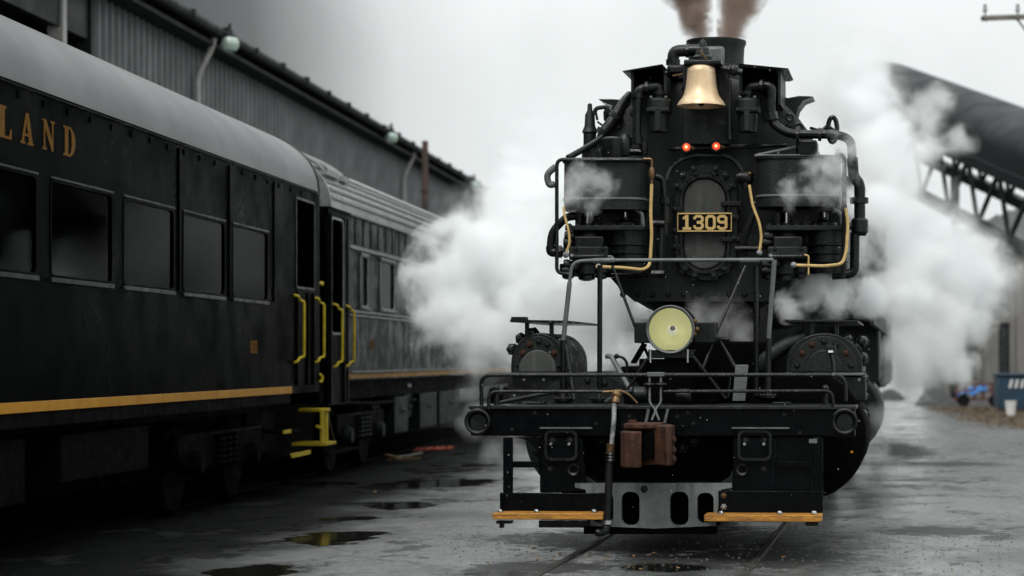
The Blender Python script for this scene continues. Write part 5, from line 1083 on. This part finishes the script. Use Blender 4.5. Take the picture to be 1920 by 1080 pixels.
# ================================================================== STEAM AND SMOKE
def steam(name, puffs, dens, col=(.985, .995, .995), nscale=1.6, amp=1.15, bias=.2, edge=.75, voxel=.1, steprate=.5, aniso=.0, stretch=(1, 1, 1), detail=5):
    """puffs: (x, y, z, r) in world metres. One closed lumpy domain; density = noise-eroded union of the puffs."""
    m = bpy.data.materials.new(name + '_vapour'); m.use_nodes = True; n = m.node_tree.nodes; l = m.node_tree.links; n.clear()
    g = n.new('ShaderNodeNewGeometry')
    mp = n.new('ShaderNodeMapping'); mp.inputs['Scale'].default_value = stretch; l.new(g.outputs['Position'], mp.inputs[0])
    t = n.new('ShaderNodeTexNoise'); t.inputs['Scale'].default_value = nscale; t.inputs['Detail'].default_value = detail; t.inputs['Roughness'].default_value = .62; t.inputs['Distortion'].default_value = .35
    l.new(mp.outputs[0], t.inputs['Vector'])
    last = None
    for x, y, z, r in puffs:
        d = n.new('ShaderNodeVectorMath'); d.operation = 'DISTANCE'; d.inputs[1].default_value = (x, y, z); l.new(g.outputs['Position'], d.inputs[0])
        q = n.new('ShaderNodeMath'); q.operation = 'DIVIDE'; q.inputs[1].default_value = r; l.new(d.outputs['Value'], q.inputs[0])
        if last is None: last = q.outputs[0]
        else:
            s = n.new('ShaderNodeMath'); s.operation = 'SMOOTH_MIN'; s.inputs[2].default_value = .5; l.new(last, s.inputs[0]); l.new(q.outputs[0], s.inputs[1]); last = s.outputs[0]
    a = n.new('ShaderNodeMath'); a.operation = 'MULTIPLY_ADD'; a.inputs[1].default_value = -1; a.inputs[2].default_value = 1 + bias; l.new(last, a.inputs[0])      # 1+bias-d
    b = n.new('ShaderNodeMath'); b.operation = 'MULTIPLY_ADD'; b.inputs[1].default_value = -2 * amp; b.inputs[2].default_value = amp * .75; l.new(t.outputs[0], b.inputs[0])
    c = n.new('ShaderNodeMath'); c.operation = 'ADD'; l.new(a.outputs[0], c.inputs[0]); l.new(b.outputs[0], c.inputs[1])
    r_ = n.new('ShaderNodeMapRange'); r_.interpolation_type = 'SMOOTHSTEP'; r_.inputs[1].default_value = .0; r_.inputs[2].default_value = edge; r_.inputs[3].default_value = 0; r_.inputs[4].default_value = dens
    l.new(c.outputs[0], r_.inputs[0])
    v = n.new('ShaderNodeVolumePrincipled'); v.inputs['Color'].default_value = (*col, 1); v.inputs['Anisotropy'].default_value = aniso
    l.new(r_.outputs[0], v.inputs['Density'])
    o = n.new('ShaderNodeOutputMaterial'); l.new(v.outputs[0], o.inputs['Volume'])
    m.cycles.volume_step_rate = steprate
    bm = bmesh.new()
    for x, y, z, r in puffs: bmesh.ops.create_icosphere(bm, subdivisions=2, radius=r * (1.0 + bias * .5), matrix=Matrix.Translation((x, y, z)))
    me = bpy.data.meshes.new(name); bm.to_mesh(me); bm.free(); me.materials.append(m)
    ob = bpy.data.objects.new(name, me); COL.objects.link(ob)
    rm = ob.modifiers.new('union', 'REMESH'); rm.mode = 'VOXEL'; rm.voxel_size = voxel
    ob['kind'] = 'stuff'
    return ob
def pf(px, py, Y, rpx): q = at(px, py, Y); return (q.x, q.y, q.z, rpx * Y / FPX)
# great white cloud between the coaches and the engine: a soft veil with denser torn billows in it
steam('steam', [pf(*a) for a in ((880, 540, 28, 130), (960, 480, 29, 170), (1050, 560, 27, 150), (900, 640, 27, 90), (1050, 330, 31, 170), (1010, 640, 25, 100))], 3.2, voxel=.18, nscale=1.3, amp=1.0, edge=1.3, bias=.25)
steam('steam', [pf(*a) for a in ((870, 520, 27.5, 118), (850, 605, 27, 92), (925, 635, 26, 90), (950, 500, 27.5, 140), (985, 615, 25.5, 95), (1050, 560, 25, 120), (1030, 420, 29, 150), (1130, 560, 24, 95), (985, 360, 30, 95))], 8, voxel=.14, nscale=2.0, amp=1.6, bias=.3, edge=1.0)
steam('steam', [pf(*a) for a in ((1010, 690, 24.5, 60), (1045, 575, 20.4, 54), (1090, 640, 22, 74), (1075, 710, 21, 54))], 5, voxel=.07, nscale=3, amp=1.4, bias=.3, edge=1.0)
# low drift round the buffer beam, left
steam('steam', [pf(*a) for a in ((900, 790, 23, 48), (925, 845, 22, 40), (885, 740, 24, 38), (985, 860, 20, 44), (960, 820, 21, 42))], 1.5, nscale=3, voxel=.06, edge=.9)
steam('steam', [pf(*a) for a in ((1640, 850, 20.5, 44), (1615, 900, 19, 42), (1585, 940, 18, 38), (1650, 790, 22, 46))], 2.6, nscale=3, voxel=.06, edge=1., amp=1.2)
# under the smokebox
steam('steam', [pf(*a) for a in ((1095, 590, 21.4, 78), (1170, 590, 20.6, 68), (1240, 590, 20.2, 54), (1115, 690, 20.6, 70), (1185, 680, 20.4, 58))], 6, nscale=3, voxel=.06, amp=1.4, bias=.3, edge=1.)
steam('steam', [pf(*a) for a in ((1300, 590, 18.75, 44), (1350, 605, 18.75, 56), (1395, 625, 18.75, 46), (1370, 660, 18.7, 40))], 2.6, nscale=5, voxel=.05, amp=1.4, bias=.3, edge=1.2)
# right-hand clouds hiding the conveyor's foot
steam('steam', [pf(*a) for a in ((1640, 380, 32, 150), (1700, 480, 34, 170), (1600, 170, 38, 120), (1740, 620, 34, 120), (1640, 260, 36, 110), (1830, 510, 37, 110))], 2.8, voxel=.2, nscale=1.1, amp=1.0, edge=1.3, bias=.25)
steam('steam', [pf(*a) for a in ((1640, 400, 28, 110), (1665, 290, 33, 105), (1615, 200, 36, 90), (1700, 530, 28, 125), (1760, 490, 33, 95), (1840, 525, 35, 80), (1750, 630, 32, 100), (1810, 590, 36, 80), (1690, 660, 30, 80), (1720, 705, 32, 50), (1790, 690, 40, 50))], 5, voxel=.16, nscale=1.9, amp=1.6, bias=.3, edge=1.)
# thin wisps across the conveyor
steam('steam', [pf(*a) for a in ((1745, 215, 50, 56), (1765, 190, 50, 42), (1800, 265, 48, 40), (1745, 280, 48, 50), (1680, 330, 48, 60), (1610, 130, 46, 70), (1645, 105, 46, 44))], 2.4, nscale=1.3, voxel=.18, edge=1., amp=1.5, bias=.3)
# jet from the right pump
steam('steam', [pf(*a) for a in ((1480, 572, 18.6, 38), (1520, 562, 18.7, 48), (1570, 560, 18.8, 50), (1625, 562, 19.4, 50), (1700, 565, 20.4, 62), (1540, 535, 18.8, 40))], 15, nscale=3.6, voxel=.04, amp=1.3, edge=.8)
# wisps over both shields
steam('steam', [pf(*a) for a in ((1095, 345, 18.1, 52), (1130, 345, 18.1, 40), (1075, 370, 18.1, 38), (1110, 385, 18.1, 34))], 5, nscale=6, voxel=.03, edge=1.1, amp=1.7, bias=.25)
steam('steam', [pf(*a) for a in ((1490, 365, 18.1, 38), (1525, 345, 18.1, 50), (1560, 315, 18.2, 54), (1590, 285, 18.3, 50), (1570, 360, 18.2, 42))], 5, nscale=6, voxel=.03, edge=1.1, amp=1.7, bias=.25)
# drain jet below the left pump
steam('steam', [pf(1144 - .1 * k, 530 + k * 14, 18.6, 5 + k * 2.6) for k in range(9)], 14, nscale=9, voxel=.02, edge=.6, bias=.05)
# smoke leaving the stack
def plume(sgn): return [pf(1340 + sgn * (27 + k * 3.4), 82 - k * 13, 20.6, 24 + k * 3.2) for k in range(14)]
steam('smoke', plume(-1), 22, col=(.62, .51, .44), nscale=4.5, voxel=.05, edge=.8, amp=1.0, detail=8)
steam('smoke', plume(1), 22, col=(.62, .51, .44), nscale=4.5, voxel=.05, edge=.8, amp=1.0, detail=8)
